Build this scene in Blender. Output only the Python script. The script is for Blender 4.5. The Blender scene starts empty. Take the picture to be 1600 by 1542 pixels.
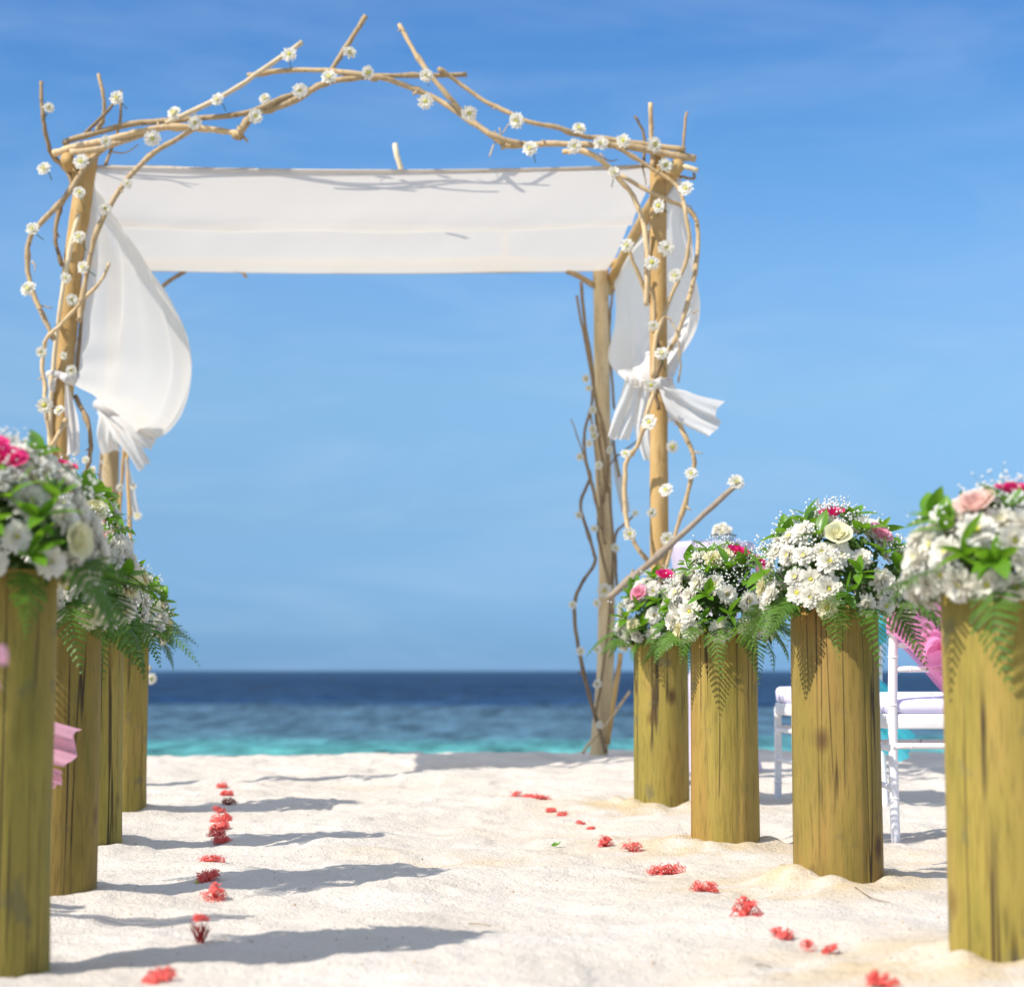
import bpy, math, random
import numpy as np
from mathutils import Vector, Matrix, Quaternion, Euler

R = math.radians
scene = bpy.context.scene
COL = scene.collection

# ------------------------------------------------------------------ camera
FPX = 3212.0                     # focal length in pixels of the 1600 px photograph
CAM_H = 0.60
TILT = math.atan(277 / FPX)
cam_d = bpy.data.cameras.new('camera')
cam = bpy.data.objects.new('camera', cam_d)
COL.objects.link(cam)
cam_d.sensor_fit = 'HORIZONTAL'
cam_d.sensor_width = 36
cam_d.lens = FPX / 1600 * 36
cam_d.clip_start = 0.05
cam_d.clip_end = 60000
cam.location = (0, 0, CAM_H)
cam.rotation_euler = (math.pi / 2 + TILT, 0, 0)
cam_d.dof.use_dof = True
cam_d.dof.focus_distance = 6.6
cam_d.dof.aperture_fstop = 3.2
scene.camera = cam

# ------------------------------------------------------------------ sky + sun
SUN_EL = R(44.5)
SUN_AZ = R(35)                   # shadows run to the right and away
sun_dir = Vector((math.cos(SUN_AZ) * math.cos(SUN_EL), math.sin(SUN_AZ) * math.cos(SUN_EL), -math.sin(SUN_EL)))
world = bpy.data.worlds.new('World')
scene.world = world
world.use_nodes = True
wn = world.node_tree.nodes
wl = world.node_tree.links
wn.clear()
w_out = wn.new('ShaderNodeOutputWorld')
w_bg = wn.new('ShaderNodeBackground')
w_sky = wn.new('ShaderNodeTexSky')
w_sky.sky_type = 'NISHITA'
w_sky.sun_disc = False
w_sky.sun_elevation = SUN_EL
w_sky.sun_rotation = math.atan2(-math.cos(SUN_AZ), -math.sin(SUN_AZ))
w_sky.air_density = 1.0
w_sky.dust_density = 0.15
w_sky.ozone_density = 2.5
w_bg.inputs['Strength'].default_value = 0.15
w_tc = wn.new('ShaderNodeTexCoord')
w_sep = wn.new('ShaderNodeSeparateXYZ')
wl.new(w_tc.outputs['Generated'], w_sep.inputs[0])
# sky tint: clear tropical blue, deepening in view, then lifted overhead to fill shadows
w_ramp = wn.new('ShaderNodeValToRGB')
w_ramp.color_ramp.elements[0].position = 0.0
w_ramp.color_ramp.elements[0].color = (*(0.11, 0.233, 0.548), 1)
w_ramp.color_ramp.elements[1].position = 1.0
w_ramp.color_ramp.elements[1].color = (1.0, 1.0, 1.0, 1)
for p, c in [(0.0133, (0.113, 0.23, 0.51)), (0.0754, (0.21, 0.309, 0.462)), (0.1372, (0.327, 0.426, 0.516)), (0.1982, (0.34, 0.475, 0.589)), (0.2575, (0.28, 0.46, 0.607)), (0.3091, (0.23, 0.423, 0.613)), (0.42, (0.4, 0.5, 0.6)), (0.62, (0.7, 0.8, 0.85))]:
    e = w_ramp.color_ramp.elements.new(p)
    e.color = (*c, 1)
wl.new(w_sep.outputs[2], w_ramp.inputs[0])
w_mul = wn.new('ShaderNodeMix')
w_mul.data_type = 'RGBA'
w_mul.blend_type = 'MULTIPLY'
w_mul.inputs[0].default_value = 1.0
wl.new(w_sky.outputs[0], w_mul.inputs[6])
wl.new(w_ramp.outputs[0], w_mul.inputs[7])
# thin high cloud streaks
w_map = wn.new('ShaderNodeMapping')
w_map.inputs['Scale'].default_value = (5.0, 3.0, 22.0)
w_map.inputs['Rotation'].default_value = (0, R(9), 0)
wl.new(w_tc.outputs['Generated'], w_map.inputs[0])
w_noise = wn.new('ShaderNodeTexNoise')
w_noise.inputs['Scale'].default_value = 1.3
w_noise.inputs['Detail'].default_value = 6
w_noise.inputs['Roughness'].default_value = 0.6
w_noise.inputs['Distortion'].default_value = 0.6
wl.new(w_map.outputs[0], w_noise.inputs[0])
w_mr = wn.new('ShaderNodeMapRange')
w_mr.inputs[1].default_value = 0.44
w_mr.inputs[2].default_value = 0.74
w_mr.inputs[3].default_value = 0.0
w_mr.inputs[4].default_value = 0.12
wl.new(w_noise.outputs[0], w_mr.inputs[0])
w_mix = wn.new('ShaderNodeMix')
w_mix.data_type = 'RGBA'
wl.new(w_mr.outputs[0], w_mix.inputs[0])
wl.new(w_mul.outputs[2], w_mix.inputs[6])
w_mix.inputs[7].default_value = (2.9, 3.5, 4.15, 1)
# bright veil added overhead, out of view, to lift and grey the shadows
w_fill_veil = wn.new('ShaderNodeMapRange')
w_fill_veil.interpolation_type = 'SMOOTHSTEP'
for i, v in enumerate((0.30, 0.75, 0.0, 0.30)): w_fill_veil.inputs[i + 1].default_value = v
wl.new(w_sep.outputs[2], w_fill_veil.inputs[0])
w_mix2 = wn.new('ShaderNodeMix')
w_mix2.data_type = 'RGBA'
wl.new(w_fill_veil.outputs[0], w_mix2.inputs[0])
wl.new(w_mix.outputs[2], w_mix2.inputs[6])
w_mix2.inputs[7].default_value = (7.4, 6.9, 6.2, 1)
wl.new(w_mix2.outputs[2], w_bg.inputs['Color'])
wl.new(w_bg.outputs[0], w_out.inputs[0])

sun_l = bpy.data.lights.new('sun', 'SUN')
sun_l.energy = 3.65
sun_l.angle = R(0.53)
sun_l.color = (1.0, 0.94, 0.86)
sun = bpy.data.objects.new('sun', sun_l)
sun.rotation_euler = sun_dir.to_track_quat('-Z', 'Y').to_euler()
sun.location = (-6, -4, 8)
COL.objects.link(sun)

scene.view_settings.view_transform = 'Standard'
scene.view_settings.look = 'None'
scene.view_settings.gamma = 1
scene.view_settings.use_curve_mapping = False
scene.view_settings.exposure = 0.75
scene.cycles.use_denoising = True
scene.cycles.max_bounces = 8
scene.cycles.transparent_max_bounces = 16

rng = random.Random(7)


# ------------------------------------------------------------------ helpers
def P(px, py, d):
    """World point at distance d (along +Y) that the photograph shows at pixel (px, py)."""
    xc = (px - 800) / FPX
    yc = (771 - py) / FPX
    f = Vector((0, math.cos(TILT), math.sin(TILT)))
    u = Vector((0, -math.sin(TILT), math.cos(TILT)))
    v = f + Vector((1, 0, 0)) * xc + u * yc
    return Vector((0, 0, CAM_H)) + v * (d / v.y)


def tag(o, label=None, cat=None, group=None, kind=None):
    if label: o['label'] = label
    if cat: o['category'] = cat
    if group: o['group'] = group
    if kind: o['kind'] = kind
    return o


def empty(name, loc, rz=0):
    o = bpy.data.objects.new(name, None)
    o.empty_display_size = 0.1
    o.location = loc
    o.rotation_euler = (0, 0, rz)
    COL.objects.link(o)
    return o


def link(name, me, parent=None, loc=None, rot=None, scale=None):
    o = bpy.data.objects.new(name, me)
    COL.objects.link(o)
    if parent: o.parent = parent
    if loc is not None: o.location = loc
    if rot is not None:
        if isinstance(rot, Quaternion):
            o.rotation_mode = 'QUATERNION'
            o.rotation_quaternion = rot
        else:
            o.rotation_euler = rot
    if scale is not None: o.scale = (scale, scale, scale) if isinstance(scale, (int, float)) else scale
    return o


class MB:
    """Collects shapes of one part."""
    def __init__(self):
        self.v, self.f, self.m = [], [], []

    def add(self, vs, fs, mi=0):
        b = len(self.v)
        self.v.extend([tuple(p) for p in vs])
        self.f.extend([tuple(i + b for i in f) for f in fs])
        self.m.extend([mi] * len(fs))

    def grid(self, pts, nu, nv, mi=0, close_u=False):
        fs = []
        for i in range(nu - (0 if close_u else 1)):
            for j in range(nv - 1):
                a = i * nv + j
                b = ((i + 1) % nu) * nv + j
                fs.append((a, b, b + 1, a + 1))
        self.add(pts, fs, mi)

    def tube(self, path, rad, n=8, mi=0, caps=True, lump=0.0, rnd=None):
        path = [Vector(p) for p in path]
        k = len(path)
        if isinstance(rad, (int, float)): rad = [rad] * k
        vs, fs = [], []
        up = None
        for i, p in enumerate(path):
            t = (path[min(i + 1, k - 1)] - path[max(i - 1, 0)]).normalized()
            if up is None:
                up = t.orthogonal().normalized()
            up = (up - t * up.dot(t)).normalized()
            sd = t.cross(up)
            for j in range(n):
                a = 2 * math.pi * j / n
                r = rad[i] * (1 + (rnd.uniform(-lump, lump) if rnd else 0))
                vs.append(p + (up * math.cos(a) + sd * math.sin(a)) * r)
        for i in range(k - 1):
            for j in range(n):
                j2 = (j + 1) % n
                fs.append((i * n + j, i * n + j2, (i + 1) * n + j2, (i + 1) * n + j))
        if caps:
            fs.append(tuple(range(n - 1, -1, -1)))
            fs.append(tuple((k - 1) * n + j for j in range(n)))
        self.add(vs, fs, mi)

    def box(self, c, s, mi=0):
        x, y, z = c
        a, b, h = s[0] / 2, s[1] / 2, s[2] / 2
        vs = [(x + i * a, y + j * b, z + k * h) for i in (-1, 1) for j in (-1, 1) for k in (-1, 1)]
        self.add(vs, [(0, 1, 3, 2), (4, 6, 7, 5), (0, 4, 5, 1), (2, 3, 7, 6), (0, 2, 6, 4), (1, 5, 7, 3)], mi)

    def lathe(self, prof, n=24, mi=0, c=(0, 0, 0)):
        pts = []
        for i in range(n):
            a = 2 * math.pi * i / n
            for r, z in prof:
                pts.append((c[0] + r * math.cos(a), c[1] + r * math.sin(a), c[2] + z))
        self.grid(pts, n, len(prof), mi, close_u=True)

    def mesh(self, name, mats, smooth=True):
        me = bpy.data.meshes.new(name)
        me.from_pydata(self.v, [], self.f)
        for m in (mats if isinstance(mats, (list, tuple)) else [mats]): me.materials.append(m)
        me.polygons.foreach_set('material_index', self.m)
        if smooth: me.polygons.foreach_set('use_smooth', [True] * len(self.f))
        me.update()
        return me

    def build(self, name, mats, parent=None, smooth=True, **kw):
        return link(name, self.mesh(name, mats, smooth), parent, **kw)


def spline(pts, per=5):
    pts = [Vector(p) for p in pts]
    if len(pts) < 3:
        return [pts[0].lerp(pts[1], i / per) for i in range(per + 1)]
    out = []
    for i in range(len(pts) - 1):
        p0 = pts[max(i - 1, 0)]
        p1, p2 = pts[i], pts[i + 1]
        p3 = pts[min(i + 2, len(pts) - 1)]
        for j in range(per):
            t = j / per
            out.append(0.5 * ((2 * p1) + (p2 - p0) * t + (2 * p0 - 5 * p1 + 4 * p2 - p3) * t * t + (3 * p1 - p0 - 3 * p2 + p3) * t ** 3))
    out.append(pts[-1])
    return out


# value noise on arrays
_perm = np.random.RandomState(3).rand(256, 256)


def vnoise(x, y):
    xi = np.floor(x).astype(int)
    yi = np.floor(y).astype(int)
    fx, fy = x - xi, y - yi
    fx = fx * fx * fx * (fx * (fx * 6 - 15) + 10)
    fy = fy * fy * fy * (fy * (fy * 6 - 15) + 10)
    g = lambda a, b: _perm[a % 256, b % 256]
    return (g(xi, yi) * (1 - fx) * (1 - fy) + g(xi + 1, yi) * fx * (1 - fy) + g(xi, yi + 1) * (1 - fx) * fy + g(xi + 1, yi + 1) * fx * fy) * 2 - 1


def sstep(a, b, x):
    t = np.clip((x - a) / (b - a), 0, 1)
    return t * t * (3 - 2 * t)


# ------------------------------------------------------------------ materials
def new_mat(name):
    m = bpy.data.materials.new(name)
    m.use_nodes = True
    nt = m.node_tree
    bs = nt.nodes['Principled BSDF']
    return m, nt, nt.nodes, nt.links, bs


def node(nt, typ, **inp):
    n = nt.nodes.new(typ)
    for k, v in inp.items():
        n.inputs[k.replace('_', ' ')].default_value = v
    return n


def ramp(nt, src, stops):
    r = nt.nodes.new('ShaderNodeValToRGB')
    els = r.color_ramp.elements
    while len(els) < len(stops): els.new(0.5)
    for e, (p, c) in zip(els, stops):
        e.position = p
        e.color = (*c, 1)
    nt.links.new(src, r.inputs[0])
    return r


def mixc(nt, fac, a, b, blend='MIX'):
    m = nt.nodes.new('ShaderNodeMix')
    m.data_type = 'RGBA'
    m.blend_type = blend
    for sock, v in ((0, fac), (6, a), (7, b)):
        if hasattr(v, 'is_linked') or hasattr(v, 'links'): nt.links.new(v, m.inputs[sock])
        elif isinstance(v, (int, float)): m.inputs[sock].default_value = v
        else: m.inputs[sock].default_value = (*v, 1)
    return m.outputs[2]


def mapr(nt, src, a, b, c=0.0, d=1.0):
    m = nt.nodes.new('ShaderNodeMapRange')
    for i, v in enumerate((a, b, c, d)): m.inputs[i + 1].default_value = v
    nt.links.new(src, m.inputs[0])
    return m.outputs[0]


def coords(nt, kind='Object', scale=(1, 1, 1), offset_random=False):
    tc = nt.nodes.new('ShaderNodeTexCoord')
    mp = nt.nodes.new('ShaderNodeMapping')
    mp.inputs['Scale'].default_value = scale
    nt.links.new(tc.outputs[kind], mp.inputs[0])
    if offset_random:
        oi = nt.nodes.new('ShaderNodeObjectInfo')
        mm = nt.nodes.new('ShaderNodeMath')
        mm.operation = 'MULTIPLY'
        mm.inputs[1].default_value = 37.0
        nt.links.new(oi.outputs['Random'], mm.inputs[0])
        nt.links.new(mm.outputs[0], mp.inputs['Location'])
    return mp.outputs[0]


def noise(nt, vec, scale, detail=4, rough=0.55, dist=0.0):
    n = nt.nodes.new('ShaderNodeTexNoise')
    n.inputs['Scale'].default_value = scale
    n.inputs['Detail'].default_value = detail
    n.inputs['Roughness'].default_value = rough
    n.inputs['Distortion'].default_value = dist
    nt.links.new(vec, n.inputs['Vector'])
    return n.outputs[0]


def bump(nt, bs, h, strength, dist):
    b = nt.nodes.new('ShaderNodeBump')
    b.inputs['Strength'].default_value = strength
    b.inputs['Distance'].default_value = dist
    nt.links.new(h, b.inputs['Height'])
    nt.links.new(b.outputs[0], bs.inputs['Normal'])
    return b


def mat_sand():
    m, nt, n, l, bs = new_mat('coral_sand')
    v = coords(nt)
    big = noise(nt, v, 1.7, 5, 0.6)
    fine = noise(nt, v, 160, 2, 0.7)
    mid = noise(nt, v, 16, 5, 0.65)
    c1 = ramp(nt, big, [(0.3, (0.58, 0.525, 0.45)), (0.62, (0.65, 0.605, 0.54))]).outputs[0]
    c2 = mixc(nt, mapr(nt, mid, 0.5, 0.75, 0, 0.35), c1, (0.60, 0.52, 0.41))
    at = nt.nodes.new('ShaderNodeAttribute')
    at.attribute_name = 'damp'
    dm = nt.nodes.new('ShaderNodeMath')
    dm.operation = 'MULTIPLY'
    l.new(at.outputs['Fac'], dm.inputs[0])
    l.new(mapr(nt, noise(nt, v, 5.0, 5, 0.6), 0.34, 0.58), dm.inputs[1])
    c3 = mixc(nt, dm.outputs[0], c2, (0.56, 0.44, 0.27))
    c4 = mixc(nt, mapr(nt, fine, 0.35, 0.7, 0, 0.28), c3, (0.40, 0.34, 0.27))
    # specks: bits of shell, twig and dark grains
    vo = node(nt, 'ShaderNodeTexVoronoi', Scale=26.0)
    l.new(v, vo.inputs['Vector'])
    sp = mapr(nt, vo.outputs['Distance'], 0.05, 0.11, 1, 0)
    gate = mapr(nt, noise(nt, v, 9, 2), 0.54, 0.60)
    sm = nt.nodes.new('ShaderNodeMath')
    sm.operation = 'MULTIPLY'
    l.new(sp, sm.inputs[0])
    l.new(gate, sm.inputs[1])
    c5 = mixc(nt, sm.outputs[0], c4, (0.22, 0.17, 0.12))
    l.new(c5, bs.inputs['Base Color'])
    bs.inputs['Roughness'].default_value = 0.9
    bs.inputs['Specular IOR Level'].default_value = 0.2
    ad = nt.nodes.new('ShaderNodeMath')
    ad.operation = 'MULTIPLY_ADD'
    ad.inputs[1].default_value = 0.25
    l.new(fine, ad.inputs[0])
    l.new(noise(nt, v, 55, 4, 0.7), ad.inputs[2])
    bump(nt, bs, ad.outputs[0], 0.85, 0.014)
    return m


def mat_sea():
    m, nt, n, l, bs = new_mat('sea_water')
    tc = nt.nodes.new('ShaderNodeTexCoord')
    sp = nt.nodes.new('ShaderNodeSeparateXYZ')
    l.new(tc.outputs['Object'], sp.inputs[0])
    # distance from shore, made uneven by the reef edge
    vx = coords(nt, 'Object', (0.03, 0.09, 1))
    wob = noise(nt, vx, 1.6, 4, 0.55)
    ma = nt.nodes.new('ShaderNodeMath')
    ma.operation = 'MULTIPLY_ADD'
    ma.inputs[1].default_value = 16.0
    l.new(wob, ma.inputs[0])
    l.new(sp.outputs[1], ma.inputs[2])
    f = mapr(nt, ma.outputs[0], 28, 92)
    base = ramp(nt, f, [(0.0, (0.12, 0.37, 0.315)), (0.055, (0.095, 0.335, 0.30)), (0.095, (0.07, 0.26, 0.255)), (0.14, (0.058, 0.118, 0.16)),
                        (0.50, (0.055, 0.105, 0.15)), (0.60, (0.007, 0.032, 0.088)), (1.0, (0.0025, 0.015, 0.050))]).outputs[0]
    vr = coords(nt, 'Object', (0.22, 0.16, 1))
    patch = noise(nt, vr, 1.2, 7, 0.72, 0.4)
    reef = mapr(nt, f, 0.20, 0.3)
    reef2 = mapr(nt, f, 0.58, 0.75, 1, 0.35)
    mm = nt.nodes.new('ShaderNodeMath')
    mm.operation = 'MULTIPLY'
    l.new(reef, mm.inputs[0])
    l.new(reef2, mm.inputs[1])
    mm2 = nt.nodes.new('ShaderNodeMath')
    mm2.operation = 'MULTIPLY'
    l.new(mm.outputs[0], mm2.inputs[0])
    l.new(mapr(nt, patch, 0.45, 0.68, 0, 0.5), mm2.inputs[1])
    c = mixc(nt, mm2.outputs[0], base, (0.02, 0.045, 0.07))
    chop_shade = noise(nt, coords(nt, 'Object', (1.5, 0.24, 1)), 1.0, 5, 0.66, 0.3)  # light and dark wave faces painted in as colour streaks
    hs = node(nt, 'ShaderNodeHueSaturation')
    l.new(mapr(nt, chop_shade, 0.34, 0.66, 0.42, 1.62), hs.inputs['Value'])
    l.new(c, hs.inputs['Color'])
    c = hs.outputs[0]
    l.new(c, bs.inputs['Base Color'])
    bs.inputs['Roughness'].default_value = 0.28
    bs.inputs['IOR'].default_value = 1.33
    bs.inputs['Specular IOR Level'].default_value = 0.04
    vw = coords(nt, 'Object', (0.7, 1.6, 1))
    h = noise(nt, vw, 1.6, 6, 0.62, 0.3)
    bump(nt, bs, h, 0.9, 0.35)
    return m


def mat_log():
    m, nt, n, l, bs = new_mat('treated_pine')
    v = coords(nt, 'Object', (1, 1, 1), True)
    vs = coords(nt, 'Object', (1, 1, 0.05), True)
    vm = coords(nt, 'Object', (1, 1, 0.22), True)
    g = noise(nt, vs, 42, 6, 0.62, 0.35)
    blotch = noise(nt, vm, 8, 4, 0.6)
    c = ramp(nt, blotch, [(0.30, (0.185, 0.160, 0.026)), (0.48, (0.262, 0.205, 0.038)), (0.68, (0.325, 0.228, 0.054))]).outputs[0]
    c = mixc(nt, mapr(nt, g, 0.50, 0.74, 0, 0.34), c, (0.125, 0.092, 0.020))
    warm = noise(nt, vm, 3.2, 3)
    c = mixc(nt, mapr(nt, warm, 0.55, 0.75, 0, 0.55), c, (0.35, 0.165, 0.04))
    # drying checks: thin dark near-vertical cracks
    vc = coords(nt, 'Object', (1, 1, 0.022), True)
    cr = noise(nt, vc, 17, 2, 0.45, 0.10)
    ab = nt.nodes.new('ShaderNodeMath')
    ab.operation = 'SUBTRACT'
    ab.inputs[1].default_value = 0.5
    l.new(cr, ab.inputs[0])
    ab2 = nt.nodes.new('ShaderNodeMath')
    ab2.operation = 'ABSOLUTE'
    l.new(ab.outputs[0], ab2.inputs[0])
    gate = mapr(nt, noise(nt, vm, 6.0, 3), 0.44, 0.52)
    line = mapr(nt, ab2.outputs[0], 0.006, 0.017, 1, 0)
    cm = nt.nodes.new('ShaderNodeMath')
    cm.operation = 'MULTIPLY'
    l.new(line, cm.inputs[0])
    l.new(gate, cm.inputs[1])
    c = mixc(nt, cm.outputs[0], c, (0.05, 0.034, 0.012))
    # knots
    vo = node(nt, 'ShaderNodeTexVoronoi', Scale=7.5, Randomness=1.0)
    vk = coords(nt, 'Object', (1, 1, 0.62), True)
    l.new(vk, vo.inputs['Vector'])
    kn = mapr(nt, vo.outputs['Distance'], 0.08, 0.22, 0.95, 0)
    sepc = nt.nodes.new('ShaderNodeSeparateColor')
    l.new(vo.outputs['Color'], sepc.inputs[0])
    kg = mapr(nt, sepc.outputs[0], 0.25, 0.3)
    km = nt.nodes.new('ShaderNodeMath')
    km.operation = 'MULTIPLY'
    l.new(kn, km.inputs[0])
    l.new(kg, km.inputs[1])
    c = mixc(nt, km.outputs[0], c, (0.085, 0.045, 0.014))
    # grey weather stains
    st = noise(nt, v, 9, 3, 0.5)
    c = mixc(nt, mapr(nt, st, 0.62, 0.70, 0, 0.6), c, (0.12, 0.115, 0.06))
    fine = noise(nt, coords(nt, 'Object', (1, 1, 0.09), True), 130, 3, 0.6)
    c = mixc(nt, mapr(nt, fine, 0.5, 0.72, 0, 0.55), c, (0.10, 0.075, 0.015))
    # no two logs are quite the same colour
    oi = nt.nodes.new('ShaderNodeObjectInfo')
    hv = node(nt, 'ShaderNodeHueSaturation')
    l.new(mapr(nt, oi.outputs['Random'], 0, 1, 0.488, 0.512), hv.inputs['Hue'])
    m3 = nt.nodes.new('ShaderNodeMath')
    m3.operation = 'FRACT'
    m4 = nt.nodes.new('ShaderNodeMath')
    m4.operation = 'MULTIPLY'
    m4.inputs[1].default_value = 7.31
    l.new(oi.outputs['Random'], m4.inputs[0])
    l.new(m4.outputs[0], m3.inputs[0])
    l.new(mapr(nt, m3.outputs[0], 0, 1, 0.96, 1.18), hv.inputs['Value'])
    l.new(c, hv.inputs['Color'])
    c = hv.outputs[0]
    l.new(c, bs.inputs['Base Color'])
    bs.inputs['Roughness'].default_value = 0.7
    bs.inputs['Specular IOR Level'].default_value = 0.3
    hh = nt.nodes.new('ShaderNodeMath')
    hh.operation = 'MULTIPLY_ADD'
    hh.inputs[1].default_value = -1.5
    l.new(cm.outputs[0], hh.inputs[0])
    l.new(g, hh.inputs[2])
    bump(nt, bs, hh.outputs[0], 0.5, 0.006)
    return m


def mat_wood(name, a, b, dark, sc=1.0, rough=0.7):
    m, nt, n, l, bs = new_mat(name)
    v = coords(nt, 'Object', (1, 1, 1))
    vz = coords(nt, 'Object', (1, 1, 0.12))
    g = noise(nt, vz, 34 * sc, 5, 0.6, 0.4)
    bl = noise(nt, v, 5 * sc, 4, 0.6)
    c = ramp(nt, bl, [(0.3, a), (0.7, b)]).outputs[0]
    c = mixc(nt, mapr(nt, g, 0.50, 0.72, 0, 0.6), c, dark)
    sp = noise(nt, v, 22 * sc, 3, 0.5)
    c = mixc(nt, mapr(nt, sp, 0.62, 0.72, 0, 0.7), c, dark)
    oi = nt.nodes.new('ShaderNodeObjectInfo')
    hs = node(nt, 'ShaderNodeHueSaturation')
    l.new(mapr(nt, oi.outputs['Random'], 0, 1, 0.7, 1.15), hs.inputs['Value'])
    l.new(c, hs.inputs['Color'])
    l.new(hs.outputs[0], bs.inputs['Base Color'])
    bs.inputs['Roughness'].default_value = rough
    bs.inputs['Specular IOR Level'].default_value = 0.3
    bump(nt, bs, g, 0.35, 0.006)
    return m


def mat_cloth(name, col, transl=0.5, clear=0.08, weave=700, tcol=None):
    m, nt, n, l, bs = new_mat(name)
    n.remove(bs)
    out = n['Material Output']
    df = node(nt, 'ShaderNodeBsdfDiffuse', Color=(*col, 1))
    tr = node(nt, 'ShaderNodeBsdfTranslucent', Color=(*(tcol or col), 1))
    tp = node(nt, 'ShaderNodeBsdfTransparent')
    v = coords(nt)
    bm = nt.nodes.new('ShaderNodeBump')
    bm.inputs['Strength'].default_value = 0.25
    bm.inputs['Distance'].default_value = 0.01
    l.new(noise(nt, v, 14, 4, 0.55, 0.8), bm.inputs['Height'])
    l.new(bm.outputs[0], df.inputs['Normal'])
    m1 = nt.nodes.new('ShaderNodeMixShader')
    m1.inputs[0].default_value = transl
    l.new(df.outputs[0], m1.inputs[1])
    l.new(tr.outputs[0], m1.inputs[2])
    m2 = nt.nodes.new('ShaderNodeMixShader')
    m2.inputs[0].default_value = clear
    l.new(m1.outputs[0], m2.inputs[1])
    l.new(tp.outputs[0], m2.inputs[2])
    l.new(m2.outputs[0], out.inputs[0])
    return m


def mat_leaf(name, a, b, rough=0.4, transl=0.3, tcol=(0.16, 0.32, 0.02)):
    m, nt, n, l, bs = new_mat(name)
    out = n['Material Output']
    oi = nt.nodes.new('ShaderNodeObjectInfo')
    v = coords(nt)
    nz = noise(nt, v, 30, 3)
    ad = nt.nodes.new('ShaderNodeMath')
    ad.operation = 'MULTIPLY_ADD'
    ad.inputs[1].default_value = 0.55
    l.new(oi.outputs['Random'], ad.inputs[0])
    l.new(mapr(nt, nz, 0.3, 0.7, 0, 0.45), ad.inputs[2])
    c = ramp(nt, ad.outputs[0], [(0.0, a), (1.0, b)]).outputs[0]
    l.new(c, bs.inputs['Base Color'])
    bs.inputs['Roughness'].default_value = rough
    bs.inputs['Specular IOR Level'].default_value = 0.4
    tr = node(nt, 'ShaderNodeBsdfTranslucent', Color=(*tcol, 1))
    mx = nt.nodes.new('ShaderNodeMixShader')
    mx.inputs[0].default_value = transl
    l.new(bs.outputs[0], mx.inputs[1])
    l.new(tr.outputs[0], mx.inputs[2])
    l.new(mx.outputs[0], out.inputs[0])
    return m


def mat_petal(name, a, b, transl=0.45):
    m, nt, n, l, bs = new_mat(name)
    out = n['Material Output']
    v = coords(nt)
    oi = nt.nodes.new('ShaderNodeObjectInfo')
    ad = nt.nodes.new('ShaderNodeMath')
    ad.operation = 'MULTIPLY_ADD'
    ad.inputs[1].default_value = 0.5
    l.new(oi.outputs['Random'], ad.inputs[0])
    l.new(mapr(nt, noise(nt, v, 60, 2), 0.3, 0.7, 0, 0.5), ad.inputs[2])
    c = ramp(nt, ad.outputs[0], [(0.0, a), (1.0, b)]).outputs[0]
    l.new(c, bs.inputs['Base Color'])
    bs.inputs['Roughness'].default_value = 0.6
    bs.inputs['Specular IOR Level'].default_value = 0.2
    tr = nt.nodes.new('ShaderNodeBsdfTranslucent')
    l.new(c, tr.inputs['Color'])
    mx = nt.nodes.new('ShaderNodeMixShader')
    mx.inputs[0].default_value = transl
    l.new(bs.outputs[0], mx.inputs[1])
    l.new(tr.outputs[0], mx.inputs[2])
    l.new(mx.outputs[0], out.inputs[0])
    return m


def mat_plain(name, col, rough=0.5, spec=0.4, var=0.06):
    m, nt, n, l, bs = new_mat(name)
    v = coords(nt)
    nz = noise(nt, v, 18, 4)
    lo = tuple(c * (1 - var * 2) for c in col)
    l.new(ramp(nt, nz, [(0.3, lo), (0.65, col)]).outputs[0], bs.inputs['Base Color'])
    bs.inputs['Roughness'].default_value = rough
    bs.inputs['Specular IOR Level'].default_value = spec
    return m


def mat_glass(name):
    m, nt, n, l, bs = new_mat(name)
    bs.inputs['Base Color'].default_value = (0.82, 0.95, 0.95, 1)
    bs.inputs['Transmission Weight'].default_value = 1.0
    bs.inputs['Roughness'].default_value = 0.03
    bs.inputs['IOR'].default_value = 1.45
    return m


M_SAND = mat_sand()
M_SEA = mat_sea()
M_LOG = mat_log()
M_LOGEND = mat_wood('sawn_end_grain', (0.36, 0.28, 0.10), (0.42, 0.33, 0.14), (0.2, 0.14, 0.05), 2)
M_POST = mat_wood('pale_post_wood', (0.46, 0.28, 0.09), (0.54, 0.37, 0.16), (0.26, 0.14, 0.045))
M_POSTR = mat_wood('grey_gold_post_wood', (0.56, 0.42, 0.22), (0.64, 0.50, 0.29), (0.28, 0.20, 0.10))
M_BR = mat_wood('branch_wood', (0.45, 0.32, 0.16), (0.56, 0.42, 0.24), (0.17, 0.105, 0.05), 1.4)
M_BRD = mat_wood('dark_branch_wood', (0.25, 0.165, 0.085), (0.34, 0.24, 0.125), (0.09, 0.055, 0.03), 1.4)
M_BRL = mat_wood('bleached_branch_wood', (0.62, 0.50, 0.31), (0.70, 0.58, 0.38), (0.42, 0.31, 0.18), 1.4)
M_BRG = mat_wood('driftwood', (0.40, 0.31, 0.22), (0.46, 0.37, 0.27), (0.26, 0.19, 0.13), 1.4)
M_CLOTH = mat_cloth('white_voile', (0.76, 0.735, 0.695), 0.52, 0.09, tcol=(0.61, 0.575, 0.52))
M_CURT = mat_cloth('white_silk_voile', (0.83, 0.81, 0.775), 0.45, 0.07, tcol=(0.66, 0.63, 0.58))
M_PINK = mat_cloth('pink_organza', (0.88, 0.36, 0.60), 0.45, 0.18, tcol=(0.9, 0.36, 0.6))
M_PINK2 = mat_cloth('pale_pink_organza', (0.84, 0.46, 0.58), 0.45, 0.22)
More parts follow.
